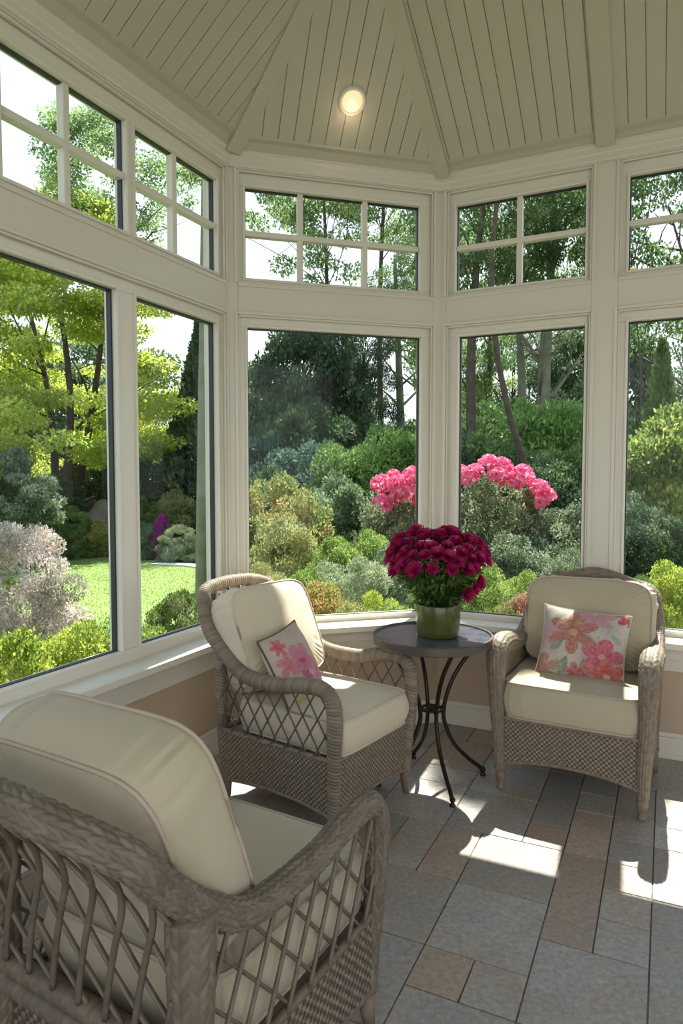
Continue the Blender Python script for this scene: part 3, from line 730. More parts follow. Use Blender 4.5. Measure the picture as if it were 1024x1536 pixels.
def paintR(U, V):
    c = base_cloth(U, V, (.56, .50, .42), (.34, .28, .27), 3, 2)
    petalflower(c, U, V, .55, .55, .50, 9, .4, (.40, .36, .34), (.62, .56, .52), (.35, .28, .27), .4)
    petalflower(c, U, V, -.78, .12, .42, 7, .2, (.50, .26, .36), (.60, .40, .46), (.5, .3, .3), .5)
    petalflower(c, U, V, .2, .95, .5, 8, .1, (.55, .18, .24), (.60, .30, .33), (.5, .3, .3), .4)
    for q in ((-.72, -.32, .42, .10, .8, (.22, .25, .19)), (-.45, -.98, .6, .10, 1.3, (.17, .22, .15)), (-.3, -.95, .5, .08, 2.1, (.20, .26, .18)), (.1, -1, .62, .09, 1.6, (.16, .24, .20)), (-.85, -.1, .4, .09, .2, (.3, .32, .26)), (.9, .1, .4, .08, 2.4, (.3, .32, .24)), (-.95, .55, .35, .1, 1.1, (.32, .36, .28))): leafshape(c, U, V, *q)
    petalflower(c, U, V, -.9, -.85, .45, 6, .7, (.32, .13, .11), (.45, .25, .20), (.3, .1, .1), .5)
    petalflower(c, U, V, -.05, -.85, .3, 6, .2, (.42, .05, .07), (.50, .14, .13), (.4, .1, .1), .6)
    petalflower(c, U, V, .48, -.30, .50, 5, 1.1, (.55, .03, .09), (.62, .12, .20), (.6, .25, .25), .5)
    petalflower(c, U, V, .62, -.82, .48, 6, .3, (.50, .02, .05), (.60, .13, .08), (.55, .38, .12), .6)
    petalflower(c, U, V, 1.0, .95, .35, 6, .3, (.52, .02, .06), (.55, .05, .09), (.5, .3, .1), .6)
    petalflower(c, U, V, -.22, .26, .62, 6, .52, (.42, .11, .09), (.50, .19, .15), (.55, .30, .16), 1.25)
    petalflower(c, U, V, -.10, .55, .18, 5, .2, (.58, .25, .16), (.5, .15, .12), (.6, .35, .2), .6)
    petalflower(c, U, V, -.42, .48, .17, 5, .9, (.58, .30, .12), (.5, .18, .12), (.6, .4, .2), .6)
    return np.clip(c, 0, 1)
def paintM(U, V):
    c = base_cloth(U, V, (.58, .50, .39), (.44, .32, .28), 8, 2)
    r = np.abs(np.sin(U*16+V*5+np.sin(V*6)*1.4)); m = (r < .12) & (V > -.1); c[m] = np.array([.52, .33, .31])
    leafshape(c, U, V, -.8, -.95, .7, .20, .45, (.42, .48, .20)); leafshape(c, U, V, -.3, -1.0, .6, .2, .9, (.36, .42, .18)); leafshape(c, U, V, .0, -.4, .5, .12, -.6, (.58, .56, .38))
    petalflower(c, U, V, -.05, .02, .52, 5, .5, (.58, .10, .20), (.66, .24, .33), (.50, .03, .14), .5)
    petalflower(c, U, V, -.62, .12, .34, 5, 1.2, (.60, .05, .15), (.68, .25, .30), (.6, .1, .15), .6)
    petalflower(c, U, V, -.62, .64, .26, 6, .2, (.60, .02, .07), (.68, .16, .18), (.55, .05, .1), .7)
    petalflower(c, U, V, .62, -.55, .55, 6, .9, (.62, .10, .20), (.70, .33, .42), (.6, .1, .2), .5)
    petalflower(c, U, V, -.1, -.42, .26, 5, .3, (.48, .02, .18), (.58, .08, .26), (.5, .02, .15), .6)
    petalflower(c, U, V, .6, .3, .3, 5, .8, (.68, .42, .46), (.7, .5, .5), (.6, .3, .35), .5)
    return np.clip(c, 0, 1)
def place_pillow(chair, name, lx, ly, lz, lean, yaw, roll, w, h, t, paint, pipem, label, pr=.0035):
    Mx = Matrix.Translation(chair.location) @ Matrix.Rotation(chair.rotation_euler.z, 4, 'Z') @ Matrix.Translation((lx, ly, lz)) @ Matrix.Rotation(yaw, 4, 'Z') @ Matrix.Rotation(pi, 4, 'Z') @ Matrix.Rotation(pi/2-lean, 4, 'X') @ Matrix.Rotation(roll, 4, 'Z')
    o = pillow(name, (0, 0, 0), (0, 0, 0), w, h, t, paint, pipem, label, pr); o.matrix_world = Mx; return o
pR = place_pillow(cR, 'throw_pillow', -.012, .03, .640, radians(22), radians(4), radians(-4), .38, .32, .12, paintR, 'pipe', 'floral throw pillow with an orange orchid print on the right armchair')
pM = place_pillow(cM, 'throw_pillow', .10, -.055, .60, radians(26), radians(12), radians(4), .34, .32, .12, paintM, 'piped', 'pink and magenta floral throw pillow with dark piping on the middle armchair', .0045)

# ---------------------------------------------------------------- round side table
TX, TY, TZ = .415, 3.08, .680
tb_ = empty('side_table', (TX, TY, 0)); tag(tb_, 'round side table with dark stone top and curved bronze iron legs between two armchairs', 'table')
m = MB(); m.lathe([(.005, TZ-.036), (.264, TZ-.036), (.269, TZ-.034), (.270, TZ-.030), (.270, TZ+.001), (.2715, TZ+.004), (.270, TZ+.0065), (.264, TZ+.0065), (.262, TZ+.004), (.261, TZ-.004), (.005, TZ-.004)], n=96); m.build('rim', M['rim'], tb_)
m = MB(); m.lathe([(.0005, TZ-.012), (.2605, TZ-.012), (.2605, TZ-.0015), (.0005, TZ-.0015)], n=96); m.build('table_top', M['zinc'], tb_)
a0_ = atan2(2.82-TY, .474-TX)
for k in range(4):
    a = a0_+k*pi/2; ca, sa = cos(a), sin(a)
    prof = [(.235, TZ-.035), (.195, .60), (.135, .53), (.085, .44), (.058, .34), (.062, .27), (.105, .17), (.18, .09), (.235, .045), (.252, .022)]
    m = MB(); m.tube([(r*ca, r*sa, z) for r, z in catmull(prof, 6)], .0095, 10)
    lg = m.build('leg', M['iron'], tb_, True)
    m = MB(); m.lathe([(.004, 0), (.013, .002), (.014, .007), (.009, .012), (.007, .018), (.012, .024), (.013, .032), (.008, .040)], (.254*ca, .254*sa, 0), 16); m.build('foot', M['iron'], lg, True)
m = MB(); ringp = [(.050*cos(t), .050*sin(t), .338) for t in np.linspace(0, 2*pi, 33)]; m.tube(ringp, .006, 8, False)
for k in range(4):
    a = a0_+k*pi/2; m.lathe([(.001, -.014), (.010, -.010), (.014, 0), (.010, .010), (.001, .014)], (.052*cos(a), .052*sin(a), .338), 12)
m.lathe([(.001, -.016), (.012, -.010), (.016, 0), (.012, .010), (.001, .016)], (0, 0, .338), 14)
for k in range(4):
    a = a0_+k*pi/2; m.tube([(0, 0, .338), (.05*cos(a), .05*sin(a), .338)], .005, 8)
m.build('collar_ring', M['iron'], tb_, True)

# ---------------------------------------------------------------- potted flowers
PX, PY, PZ = .438, 3.075, TZ-.001
pot = empty('potted_flowers', (PX, PY, PZ)); tag(pot, 'dense bouquet of deep magenta flowers in an olive green round pot on the side table', 'potted plant')
m = MB(); m.lathe([(.004, 0), (.086, 0), (.092, .006), (.097, .03), (.100, .09), (.101, .142), (.099, .148), (.094, .148), (.092, .135), (.004, .125)], n=64); m.build('pot', M['pot'], pot, True)
m = MB(); m.lathe([(.001, .120), (.092, .120), (.092, .130), (.001, .136)], n=32); m.build('soil', M['soil'], pot)
rb = np.random.RandomState(5)
def flower_mesh(seed, R=.034, n=46):
    r = np.random.RandomState(seed); mb = MB()
    for i in range(n):
        q = (i+.5)/n; inc = .12+1.35*q**.9; az = i*2.39996+r.uniform(-.2, .2)
        L = R*(.75+.4*q); wd = R*.42*(.8+.5*r.rand())
        o = np.array([cos(az), sin(az)]); t = np.array([-sin(az), cos(az)]); v = []
        for a, wf in ((.1, .35), (.5, .9), (.85, 1.0), (1.05, .55)):
            rr_ = L*a; ii = inc*(1-.22*a)+.1*a*a
            x = rr_*sin(ii); z = rr_*cos(ii)*1.0
            for s in (-1, 0, 1):
                cup = (.12 if s == 0 else 0)*L
                p = o*(x+cup*cos(ii)*0)+t*(s*wd*wf*.5); v.append((p[0], p[1], z-cup*.5+r.uniform(-1, 1)*R*.05))
        mb.add(v, [(k*3+j, k*3+j+1, k*3+j+4, k*3+j+3) for k in range(3) for j in (0, 1)])
    return mb.mesh('flower')
fms = [flower_mesh(s) for s in (1, 2, 3)]
for f_ in fms: f_.materials.append(M['petal']); f_.polygons.foreach_set('use_smooth', [True]*len(f_.polygons))
heads = []; cz = .335
pts = 0; tries = 0
while pts < 74 and tries < 30000:
    tries += 1
    a = rb.uniform(0, 2*pi); q = rb.rand(); el = math.asin(q*1.28-.28)
    rx = .212*(1+.05*sin(a*3)); p = np.array([rx*cos(a)*cos(el), .19*sin(a)*cos(el), cz+.125*sin(el)+(.02*cos(a*2+1))])
    if p[2] < .29 and p[0] < .06 : continue
    if all(np.linalg.norm(p-h_) > .037 for h_ in heads): heads.append(p); pts += 1
heads += [np.array([.03, -.02, .475]), np.array([.135, -.12, .235]), np.array([.16, -.09, .255]), np.array([.10, -.14, .215])]
for i, p in enumerate(heads):
    o = bpy.data.objects.new('flower', fms[i % 3]); COL.objects.link(o); o.parent = pot; o.location = p
    dd = Vector((p[0]*1.1, p[1]*1.1, .12+(p[2]-cz)*1.2)).normalized(); q = dd.to_track_quat('Z', 'Y'); o.rotation_euler = (q @ Matrix.Rotation(rb.uniform(0, 6), 3, 'Z').to_quaternion()).to_euler()
    s = rb.uniform(.78, 1.28); o.scale = (s, s, s*rb.uniform(.8, 1.3))
st = MB()
for p in heads:
    b = np.array([p[0]*.22, p[1]*.22, .12]); st.tube([b, b*.45+p*.55+np.array([0, 0, .012]), p-np.array([0, 0, .01])], .0022, 5)
st.build('stems', M['stemleaf'], pot)
def leaf_quads(pos, nrm, tip, L, W):
    """pos,nrm,tip arrays (n,3); returns verts, faces: folded leaf of two triangles pairs -> 1 quad"""
    side = np.cross(nrm, tip); side /= np.linalg.norm(side, axis=1)[:, None]+1e-9
    L = L[:, None]; W = W[:, None]
    v = np.stack([pos, pos+tip*L*.45+side*W+nrm*W*.25, pos+tip*L, pos+tip*L*.45-side*W+nrm*W*.25], 1).reshape(-1, 3)
    f = np.arange(len(pos)*4).reshape(-1, 4); return v, f
def fast_mesh(name, v, f):
    me = bpy.data.meshes.new(name); n = len(f)
    me.vertices.add(len(v)); me.vertices.foreach_set('co', np.ascontiguousarray(v, dtype=np.float32).ravel())
    me.loops.add(n*4); me.loops.foreach_set('vertex_index', f.astype(np.int32).ravel())
    me.polygons.add(n); me.polygons.foreach_set('loop_start', np.arange(0, n*4, 4, dtype=np.int32)); me.update(calc_edges=True); me.validate(); return me
n = 2600
a = rb.uniform(0, 2*pi, n); h = rb.rand(n)**.7; rad_ = (.045+.155*h)*np.sqrt(rb.uniform(.25, 1, n))
pos = np.stack([rad_*np.cos(a), rad_*np.sin(a), .125+.20*h+.02*rb.randn(n)], 1)
tip = np.stack([np.cos(a)*.7, np.sin(a)*.7, rb.uniform(-.5, .9, n)], 1)+rb.randn(n, 3)*.35; tip /= np.linalg.norm(tip, axis=1)[:, None]
nn = rb.randn(n, 3)+np.array([0, 0, 1.2]); nn -= tip*(nn*tip).sum(1)[:, None]; nn /= np.linalg.norm(nn, axis=1)[:, None]
v, f = leaf_quads(pos, nn, tip, rb.uniform(.03, .055, n), rb.uniform(.004, .008, n))
lo_ = link('foliage', fast_mesh('foliage', v, f), M['stemleaf'], pot); tag(lo_, kind='stuff')

# ================================================================== GARDEN
GZ = -.4
rg = np.random.RandomState(77)
def cloud(seed, kind, n, size):
    """unit plant: footprint radius 1, height 0..2 ; returns mesh"""
    r = np.random.RandomState(seed)
    if kind in ('round', 'mound', 'airy', 'blossom', 'layer', 'plume'):
        k = {'round': 80, 'mound': 70, 'airy': 60, 'blossom': 70, 'layer': 40, 'plume': 80}[kind]
        u = r.rand(k); az = r.rand(k)*2*pi; el = np.arcsin(np.clip(u*1.25-.25, -1, 1)); rr = .80*np.ones(k)*r.uniform(.82, 1.08, k)
        C = np.stack([rr*np.cos(az)*np.cos(el), rr*np.sin(az)*np.cos(el), 1.0+1.0*rr*np.sin(el)], 1)
        if kind in ('mound', 'blossom'): C[:, 2] = 2*(.10+.74*np.clip(np.sin(el), -.1, 1)+.06*r.rand(k))
        if kind == 'plume': C[:, 2] = .15+1.45*r.rand(k)**.8; q = (1-.55*(C[:, 2]/1.9)**1.5)[:, None]; C[:, :2] = C[:, :2]*q
        S = r.uniform(.13, .25, k)
        if kind == 'airy': S *= .85
        C = np.vstack([C, [[0, 0, .9], [.3, .1, .6], [-.3, -.1, .6], [0, .3, .5], [0, -.3, .5]]]); S = np.r_[S, .42, .36, .36, .36, .36]
        wgt = S**2; idx = r.choice(len(C), n, p=wgt/wgt.sum())
        d = r.randn(n, 3); d /= np.linalg.norm(d, axis=1)[:, None]; rad = r.uniform(.45, 1.05, n)**.6
        sc = np.array([1, 1, .8 if kind != 'layer' else .38]); pos = C[idx]+d*sc*(S[idx]*rad)[:, None]
        if kind == 'mound' or kind == 'blossom': pos[:, 2] = np.maximum(pos[:, 2], .02)
        out = d
        up = {'plume': .6, 'layer': .2, 'mound': .7}.get(kind, .5)
        tip = out*.8+np.array([0, 0, up])+r.randn(n, 3)*.55
        nrm = r.randn(n, 3)*.55+np.array([0, 0, .9])+out*.6
    elif kind == 'conifer':
        h = r.rand(n)**1.35; az = r.rand(n)*2*pi; lay = np.abs(np.sin(h*34+np.sin(az*3)*1.2))
        R = (1-h)*(.78+.22*lay)*(.9+.16*np.sin(az*5+h*20))*r.uniform(.55, 1, n)**.5
        pos = np.stack([R*np.cos(az), R*np.sin(az), 2*h], 1)
        out = np.stack([np.cos(az), np.sin(az), np.zeros(n)], 1); tip = out*1.0+np.array([0, 0, .35])+r.randn(n, 3)*.4; nrm = r.randn(n, 3)*.6+np.array([0, 0, .8])+out*.4
    elif kind in ('crown', 'sparse'):
        k = 150 if kind == 'crown' else 100; C = []
        while len(C) < k:
            p = r.uniform(-1, 1, 3)
            if p@p < 1 and (p@p > .16): C.append(p)
        C = np.array(C)*.86; C[:, 2] = C[:, 2]+1
        S = r.uniform(.07, .15, k)*(1.35 if size > .05 else 1); idx = r.choice(k, n, p=S**2/(S**2).sum())
        d = r.randn(n, 3); d /= np.linalg.norm(d, axis=1)[:, None]; pos = C[idx]+d*np.array([1.25, 1.25, .6])*(S[idx]*r.rand(n)**.45)[:, None]
        tip = d*.8+np.array([0, 0, -.15])+r.randn(n, 3)*.7; nrm = r.randn(n, 3)*.7+np.array([0, 0, .8])
    elif kind == 'maple':
        k = 170; az = r.rand(k)*2*pi; hh = r.rand(k); rr = (np.sqrt(1-(hh*1.02-.12).clip(0, 1)**2))*r.uniform(.45, 1, k)
        C = np.stack([rr*np.cos(az), rr*np.sin(az), .08+1.8*hh], 1); C[:, 2] -= .12*rr
        S = r.uniform(.11, .22, k); idx = r.choice(k, n, p=S**2/(S**2).sum())
        d = r.randn(n, 3); d /= np.linalg.norm(d, axis=1)[:, None]; pos = C[idx]+d*np.array([1.35, 1.35, .38])*(S[idx]*r.rand(n)**.45)[:, None]
        tip = d*.8+np.array([0, 0, -.25])+r.randn(n, 3)*.6; nrm = r.randn(n, 3)*.45+np.array([0, 0, 1.])
    tip /= np.linalg.norm(tip, axis=1)[:, None]; nrm -= tip*(nrm*tip).sum(1)[:, None]; nrm /= np.linalg.norm(nrm, axis=1)[:, None]+1e-9
    v, f = leaf_quads(pos, nrm, tip, r.uniform(.6, 1.35, n)*size, r.uniform(.24, .38, n)*size)
    me = fast_mesh(kind+'_foliage', v, f); return me
PROTO = {'round': [cloud(1, 'round', 26000, .060), cloud(2, 'round', 26000, .056)], 'mound': [cloud(3, 'mound', 32000, .046), cloud(4, 'mound', 32000, .050), cloud(5, 'mound', 32000, .042)],
         'airy': [cloud(6, 'airy', 14000, .055)], 'blossom': [cloud(7, 'blossom', 60000, .034)], 'layer': [cloud(8, 'layer', 24000, .055)], 'plume': [cloud(9, 'plume', 30000, .055), cloud(10, 'plume', 30000, .052)],
         'conifer': [cloud(11, 'conifer', 20000, .085)], 'crown': [cloud(12, 'crown', 26000, .032), cloud(13, 'crown', 26000, .032)], 'sparse': [cloud(14, 'sparse', 20000, .034), cloud(15, 'sparse', 20000, .034)],
         'maple': [cloud(16, 'maple', 120000, .029)], 'big': [cloud(17, 'crown', 26000, .055)]}
LM = dict(
 blush=((.14, .20, .07), (.68, .58, .52), (.96, .86, .82)), lime=((.10, .19, .012), (.33, .44, .02), (.66, .68, .06)), lime2=((.08, .16, .015), (.22, .36, .04), (.46, .55, .12)),
 olive=((.05, .10, .015), (.13, .21, .03), (.36, .42, .06)), gold=((.20, .24, .05), (.42, .42, .08), (.70, .48, .12)), gold2=((.14, .18, .04), (.34, .37, .10), (.60, .52, .20)), gold3=((.07, .14, .015), (.24, .33, .04), (.50, .52, .09)),
 sage=((.07, .11, .05), (.18, .25, .12), (.42, .48, .30)), silver=((.14, .21, .09), (.32, .40, .20), (.64, .68, .46)), magenta=((.25, .02, .18), (.50, .04, .36), (.72, .15, .58)),
 dark=((.025, .055, .02), (.065, .125, .045), (.15, .24, .08)), blue=((.04, .09, .065), (.09, .18, .12), (.19, .30, .19)), mid=((.05, .11, .02), (.14, .26, .05), (.30, .44, .11)), fern=((.07, .16, .02), (.18, .34, .05), (.36, .52, .11)),
 russet=((.10, .17, .03), (.30, .37, .07), (.60, .36, .12)), coral=((.14, .24, .04), (.42, .42, .08), (.78, .24, .13)), rose=((.25, .30, .12), (.45, .36, .22), (.72, .08, .14)),
 gloss=((.04, .09, .03), (.13, .22, .08), (.38, .48, .24)), rhodo=((.05, .09, .03), (.16, .22, .09), (.40, .42, .22)),
 maple=((.26, .34, .01), (.50, .60, .03), (.80, .84, .10)), canopy=((.05, .11, .03), (.13, .23, .06), (.30, .42, .13)), canopy2=((.08, .16, .03), (.20, .32, .08), (.42, .55, .18)), ever=((.03, .065, .035), (.085, .145, .065), (.18, .27, .11)),
 pinkt=((.70, .06, .20), (.85, .18, .34), (.95, .40, .50)), sunlit_yel=((.5, .42, .02), (.75, .6, .05), (.9, .8, .2)), bgreen=((.06, .12, .05), (.14, .22, .09), (.26, .36, .15)))
def haze_soften(c, k=.16):  # haze over the garden put into the leaf colours: greyer and brighter
    l = .3*c[0]+.6*c[1]+.1*c[2]; return tuple((x*(1-k)+l*k)*1.06 for x in c)
LM = {k: v if k in ('pinkt', 'magenta', 'rose', 'blush') else tuple(haze_soften(c) for c in v) for k, v in LM.items()}
LM = {k: leafmat(k+' leaves', *v, trans=.6 if k in ('maple', 'canopy', 'canopy2') else .5 if k in ('lime', 'lime2', 'gold3') else .4, clump=2.2) for k, v in LM.items()}
def plant(kind, i, m, loc, rx, ry, h, name='garden_shrub', label=None, cat='shrub', parent=None, rz=None, group=None):
    me = PROTO[kind][i % len(PROTO[kind])]
    o = bpy.data.objects.new(name, me); COL.objects.link(o)
    if not me.materials: me.materials.append(None)
    o.material_slots[0].link = 'OBJECT'; o.material_slots[0].material = LM[m]
    o.location = loc; o.scale = (rx, ry, h/2); o.rotation_euler = (0, 0, rg.uniform(0, 6.28) if rz is None else rz)
    if parent is not None: o.parent = parent
    else: tag(o, label, cat, group)
    return o
def sst(a, b, x):
    t = min(1, max(0, (x-a)/(b-a))); return t*t*(3-2*t)
def terr(x, y): return GZ+.9*max(0, (y-18)/30)+.42*sst(-1.7, -.9, x)*(1-sst(7.5, 12, y))*sst(.15, .6, max(-FA.dist(x, y), -FB.dist(x, y)))
# ground
def terrain():
    mb = MB(); n = 150
    xs = np.linspace(-45, 45, n); ys = np.linspace(-12, 60, n)
    v = []
    for y in ys:
        for x in xs:
            z = terr(x, y)-.02
            v.append((x, y, z))
    mb.add(v, [(j*n+i, j*n+i+1, (j+1)*n+i+1, (j+1)*n+i) for j in range(n-1) for i in range(n-1)]); return mb
o = terrain().build('ground', M['earth'], None, True); tag(o, kind='structure')
def blob(name, pts, z, m, label, cat, th=.03):
    P = catmull(pts+[pts[0]], 8)[:-1]; mb = MB(); mb.prism([(p[0], p[1]) for p in P], z-th, z); o = mb.build(name, m); tag(o, label, cat); return o
lawn = MB(); P = [(p[0], p[1]) for p in catmull([(-7.5, 3.5), (-9, 9), (-8.4, 15.6), (-6.0, 15.4), (-3.2, 14.1), (-1.7, 12.5), (-1.6, 8), (-1.9, 5.6), (-4, 4.0)], 8)]
lawn.prism(P, GZ-.03, GZ+.01); tag(lawn.build('lawn', M['grass']), 'smooth sunlit green lawn outside the left windows', 'lawn')
# short grass blades on the lawn
nb_ = 60000; gx = rg.uniform(-9, -1.6, nb_*2); gy_ = rg.uniform(4, 15.6, nb_*2)
def inpoly_np(P, x, y):
    ins = np.zeros(len(x), bool); j = len(P)-1
    for i in range(len(P)):
        xi, yi = P[i]; xj, yj = P[j]
        c = ((yi > y) != (yj > y)) & (x < (xj-xi)*(y-yi)/(yj-yi+1e-12)+xi); ins ^= c; j = i
    return ins
k = inpoly_np(P, gx, gy_); gx, gy_ = gx[k][:nb_], gy_[k][:nb_]; q = len(gx)
pos = np.stack([gx, gy_, np.full(q, GZ+.008)], 1); tp = rg.randn(q, 3)*.35+np.array([0, 0, 1]); tp /= np.linalg.norm(tp, axis=1)[:, None]; nr = rg.randn(q, 3); nr -= tp*(nr*tp).sum(1)[:, None]; nr /= np.linalg.norm(nr, axis=1)[:, None]
v, f = leaf_quads(pos, nr, tp, rg.uniform(.016, .030, q), rg.uniform(.003, .006, q))
LM['grassb'] = leafmat('grass blades', (.13, .21, .04), (.18, .28, .055), (.24, .34, .085), .4, clump=.6)
tag(link('grass_blades', fast_mesh('grass', v, f), LM['grassb']), 'short mown grass blades growing across the lawn', 'grass', kind='stuff')
blob('garden_path', [(-7.9, 17.6), (-6.6, 17.2), (-5.9, 16.4), (-6.0, 15.9), (-7.0, 15.7), (-8.4, 15.9)], GZ+.02, M['path'], 'brown bark path curving behind the lawn at left', 'path', .04)
blob('stone_edging', [(-3.9, 13.75), (-3.1, 13.5), (-2.6, 13.0), (-2.4, 13.1), (-3.0, 13.75), (-3.7, 13.95)], GZ+.04, M['edge'], 'pale stone edging strip at the right end of the lawn', 'edging', .06)
def boulder(loc, s, label):
    bm = bmesh.new(); bmesh.ops.create_icosphere(bm, subdivisions=4, radius=1)
    for v_ in bm.verts:
        c = v_.co; k = 1+.10*sin(3*c.x+1)*cos(4*c.y)+.06*sin(9*c.z+5*c.x); v_.co = c*k
    me = bpy.data.meshes.new('boulder'); bm.to_mesh(me); bm.free(); o = link('garden_boulder', me, M['stone'], None, True); o.location = loc; o.scale = s; tag(o, label, 'boulder'); return o
boulder((-5.95, 17.2, GZ+.35), (.72, .55, .80), 'pinkish grey domed boulder among shrubs beyond the lawn')
SHR = [
 (-2.53,5.40,0.53,1.00,'blossom','blush','rounded shrub covered in white and pink blossom left of the lawn'),
 (-1.73,3.50,0.32,0.55,'mound','lime','yellow green low hedge plant nearest the armchair cushion at far left'),
 (-1.49,3.75,0.29,0.55,'mound','lime','yellow green low hedge plant outside left window in front of blossom shrub'),
 (-1.26,4.00,0.24,0.56,'mound','lime2','low leafy hedge plant behind the left window mullion'),
 (-1.10,4.50,0.27,0.60,'mound','olive','dark and yellow green low hedge plant outside window beside the wicker hoop back'),
 (-5.52,15.20,0.50,0.45,'round','gold','rounded yellow and orange leaved shrub at far edge of lawn by path'),
 (-4.15,17.00,0.66,1.03,'round','gold2','golden green shrub behind the magenta azalea'),
 (-4.83,16.50,0.52,0.92,'round','olive','olive green shrub directly left of the golden shrub beyond the lawn'),
 (-4.34,15.00,0.50,0.37,'mound','sage','sage green low shrub below the magenta azalea'),
 (-3.43,14.40,0.51,0.36,'mound','silver','silvery white leaved low shrub at right end of the lawn bed'),
 (-3.94,14.95,0.26,0.54,'mound','magenta','small magenta azalea dome above the silvery bed'),
 (-6.55,13.50,0.99,1.81,'layer','sage','grey green layered shrub at far left under the maple'),
 (-6.88,16.50,0.89,1.32,'layer','dark','dark green layered shrub under the maple trunk'),
 (-8.04,21.00,1.54,1.71,'round','dark','broad dark evergreen shrub behind the maple trunk'),
 (-5.31,18.00,1.05,2.02,'round','dark','dark evergreen shrub right of the maple trunk in shade'),
 (-5.92,15.00,0.53,0.71,'mound','mid','mid green low shrub left of the path'),
 (-1.75,16.00,0.97,2.34,'round','blue','blue green rounded shrub below the big evergreen at left'),
 (-1.26,11.00,0.48,1.56,'round','dark','dark shrub behind the red tipped shrub'),
 (-0.81,14.50,0.85,2.01,'round','blue','blue green shrub behind the round glossy shrub'),
 (0.10,13.00,0.79,2.29,'plume','mid','feathery mid green shrub at centre of middle window'),
 (1.03,12.50,0.51,2.66,'plume','fern','tall feathery fern green shrub near the right edge of middle window'),
 (-0.70,17.00,1.16,3.31,'round','dark','dark rounded shrub under the big evergreen'),
 (1.75,14.00,0.68,2.43,'round','dark','dark shrub behind the corner post of the bay'),
 (-0.73,7.60,0.34,1.41,'round','russet','red tipped yellow shrub at left of middle window'),
 (-0.54,6.70,0.37,1.03,'airy','gold2','airy yellow green shrub with thin stems below the red tipped shrub'),
 (0.03,8.60,0.44,1.45,'round','gloss','round glossy green shrub in the middle window'),
 (0.65,7.60,0.43,1.25,'round','rhodo','rhododendron shrub with pink trusses left of the corner post'),
 (1.62,7.20,0.69,1.42,'round','rhodo','large rhododendron shrub with pink trusses right of the corner post'),
 (-0.04,6.30,0.22,0.80,'mound','lime2','bright green low conifer cushion left of its taller neighbour'),
 (0.32,6.60,0.30,0.84,'mound','lime2','bright green spreading low conifer below the pink trusses'),
 (-0.64,5.60,0.25,0.66,'mound','gold2','yellow green low shrub beside the left frame of middle window'),
 (-0.28,5.00,0.22,0.68,'mound','lime2','light green low shrub behind the orange flowering plant'),
 (0.20,5.30,0.30,0.74,'mound','silver','pale grey green mounded shrub at centre of bed behind the sill'),
 (0.55,5.50,0.28,0.77,'mound','sage','grey green mounded shrub directly behind the potted flowers'),
 (-0.14,4.55,0.20,0.66,'mound','coral','orange and red flowering low plant just above the sill'),
 (-0.43,4.50,0.18,0.59,'mound','lime2','light green plant above the cushion of the middle armchair'),
 (0.26,4.60,0.23,0.60,'mound','lime','yellow green low plant just left of the flower pot'),
 (0.66,4.90,0.24,0.63,'mound','mid','mid green low plant hidden mostly behind the flower pot'),
 (1.03,5.00,0.24,0.73,'mound','lime2','yellow green rounded plant right of the flower pot'),
 (1.40,5.30,0.21,0.64,'mound','lime2','yellow green rounded plant between pot and right armchair'),
 (1.22,4.55,0.12,0.59,'mound','rose','small red pink azalea beside the right armchair back'),
 (2.18,6.60,0.31,1.13,'round','sage','sage green shrub in front of the right window post'),
 (1.59,6.20,0.42,0.89,'airy','sage','grey green shrub under the large rhododendron'),
 (1.10,6.00,0.26,0.81,'round','sage','grey green shrub at left foot of the large rhododendron'),
 (1.81,5.30,0.25,0.79,'mound','sage','sage green low shrub above the right armchair back'),
 (3.91,13.00,0.86,3.22,'plume','fern','tall feathery bright green shrub in the right window'),
 (3.09,14.00,0.85,2.67,'plume','mid','mid green feathery shrub at left of right window'),
 (4.04,11.50,0.52,2.24,'plume','mid','mid green feathery shrub beside right window post'),
 (3.12,17.00,0.83,3.31,'round','mid','mid green shrub at far left of right window'),
 (2.71,10.00,0.59,1.82,'round','dark','dark green shrub just behind the large rhododendron'),
 (4.03,8.40,0.54,2.16,'round','gold3','big yellow green rounded shrub at right edge of view'),
 (2.98,6.60,0.37,1.13,'round','dark','dark blue green shrub under the big yellow green shrub'),
 (3.17,7.50,0.22,1.18,'round','sage','sage shrub beside the right post of bay'),
 (2.44,5.00,0.20,0.74,'mound','lime','bright yellow green plant right of the right armchair'),
 (2.21,5.10,0.20,0.63,'mound','mid','mid green low plant behind the right armchair top'),
 (3.45,6.00,0.41,0.90,'round','mid','mid green shrub outside the far right window'),
 (5.34,9.00,0.62,2.06,'round','dark','dark shrub outside the far right window further back'),
 (-3.47,6.00,0.47,0.90,'round','olive','olive shrub outside the left window beyond the armchair'),
 (-6.47,11.00,0.86,1.67,'round','dark','dark shrub outside the left window far back'),
 (-0.32,4.30,0.13,0.58,'mound','coral','small orange flowering plant low at left of the middle window sill'),
 (0.07,4.28,0.14,0.59,'mound','gold2','small yellow green plant at the sill right of the orange flowering plant'),
 (0.37,4.35,0.15,0.59,'airy','lime2','small airy light green plant at the sill beside the flower pot'),
 (-0.07,5.70,0.22,0.69,'airy','silver','airy pale green shrub between the two bright low conifers and the sill'),
 (0.49,6.00,0.22,0.81,'airy','gloss','glossy green shrub just left of the bouquet'),
 (1.09,4.50,0.12,0.57,'airy','gold2','airy yellow green plant between table and right armchair at sill level'),
 (-10.46,21.00,1.23,1.81,'round','mid','mid green shrub at the far left edge behind the layered shrub'),
]
NAMES = dict(blossom='flowering_shrub')
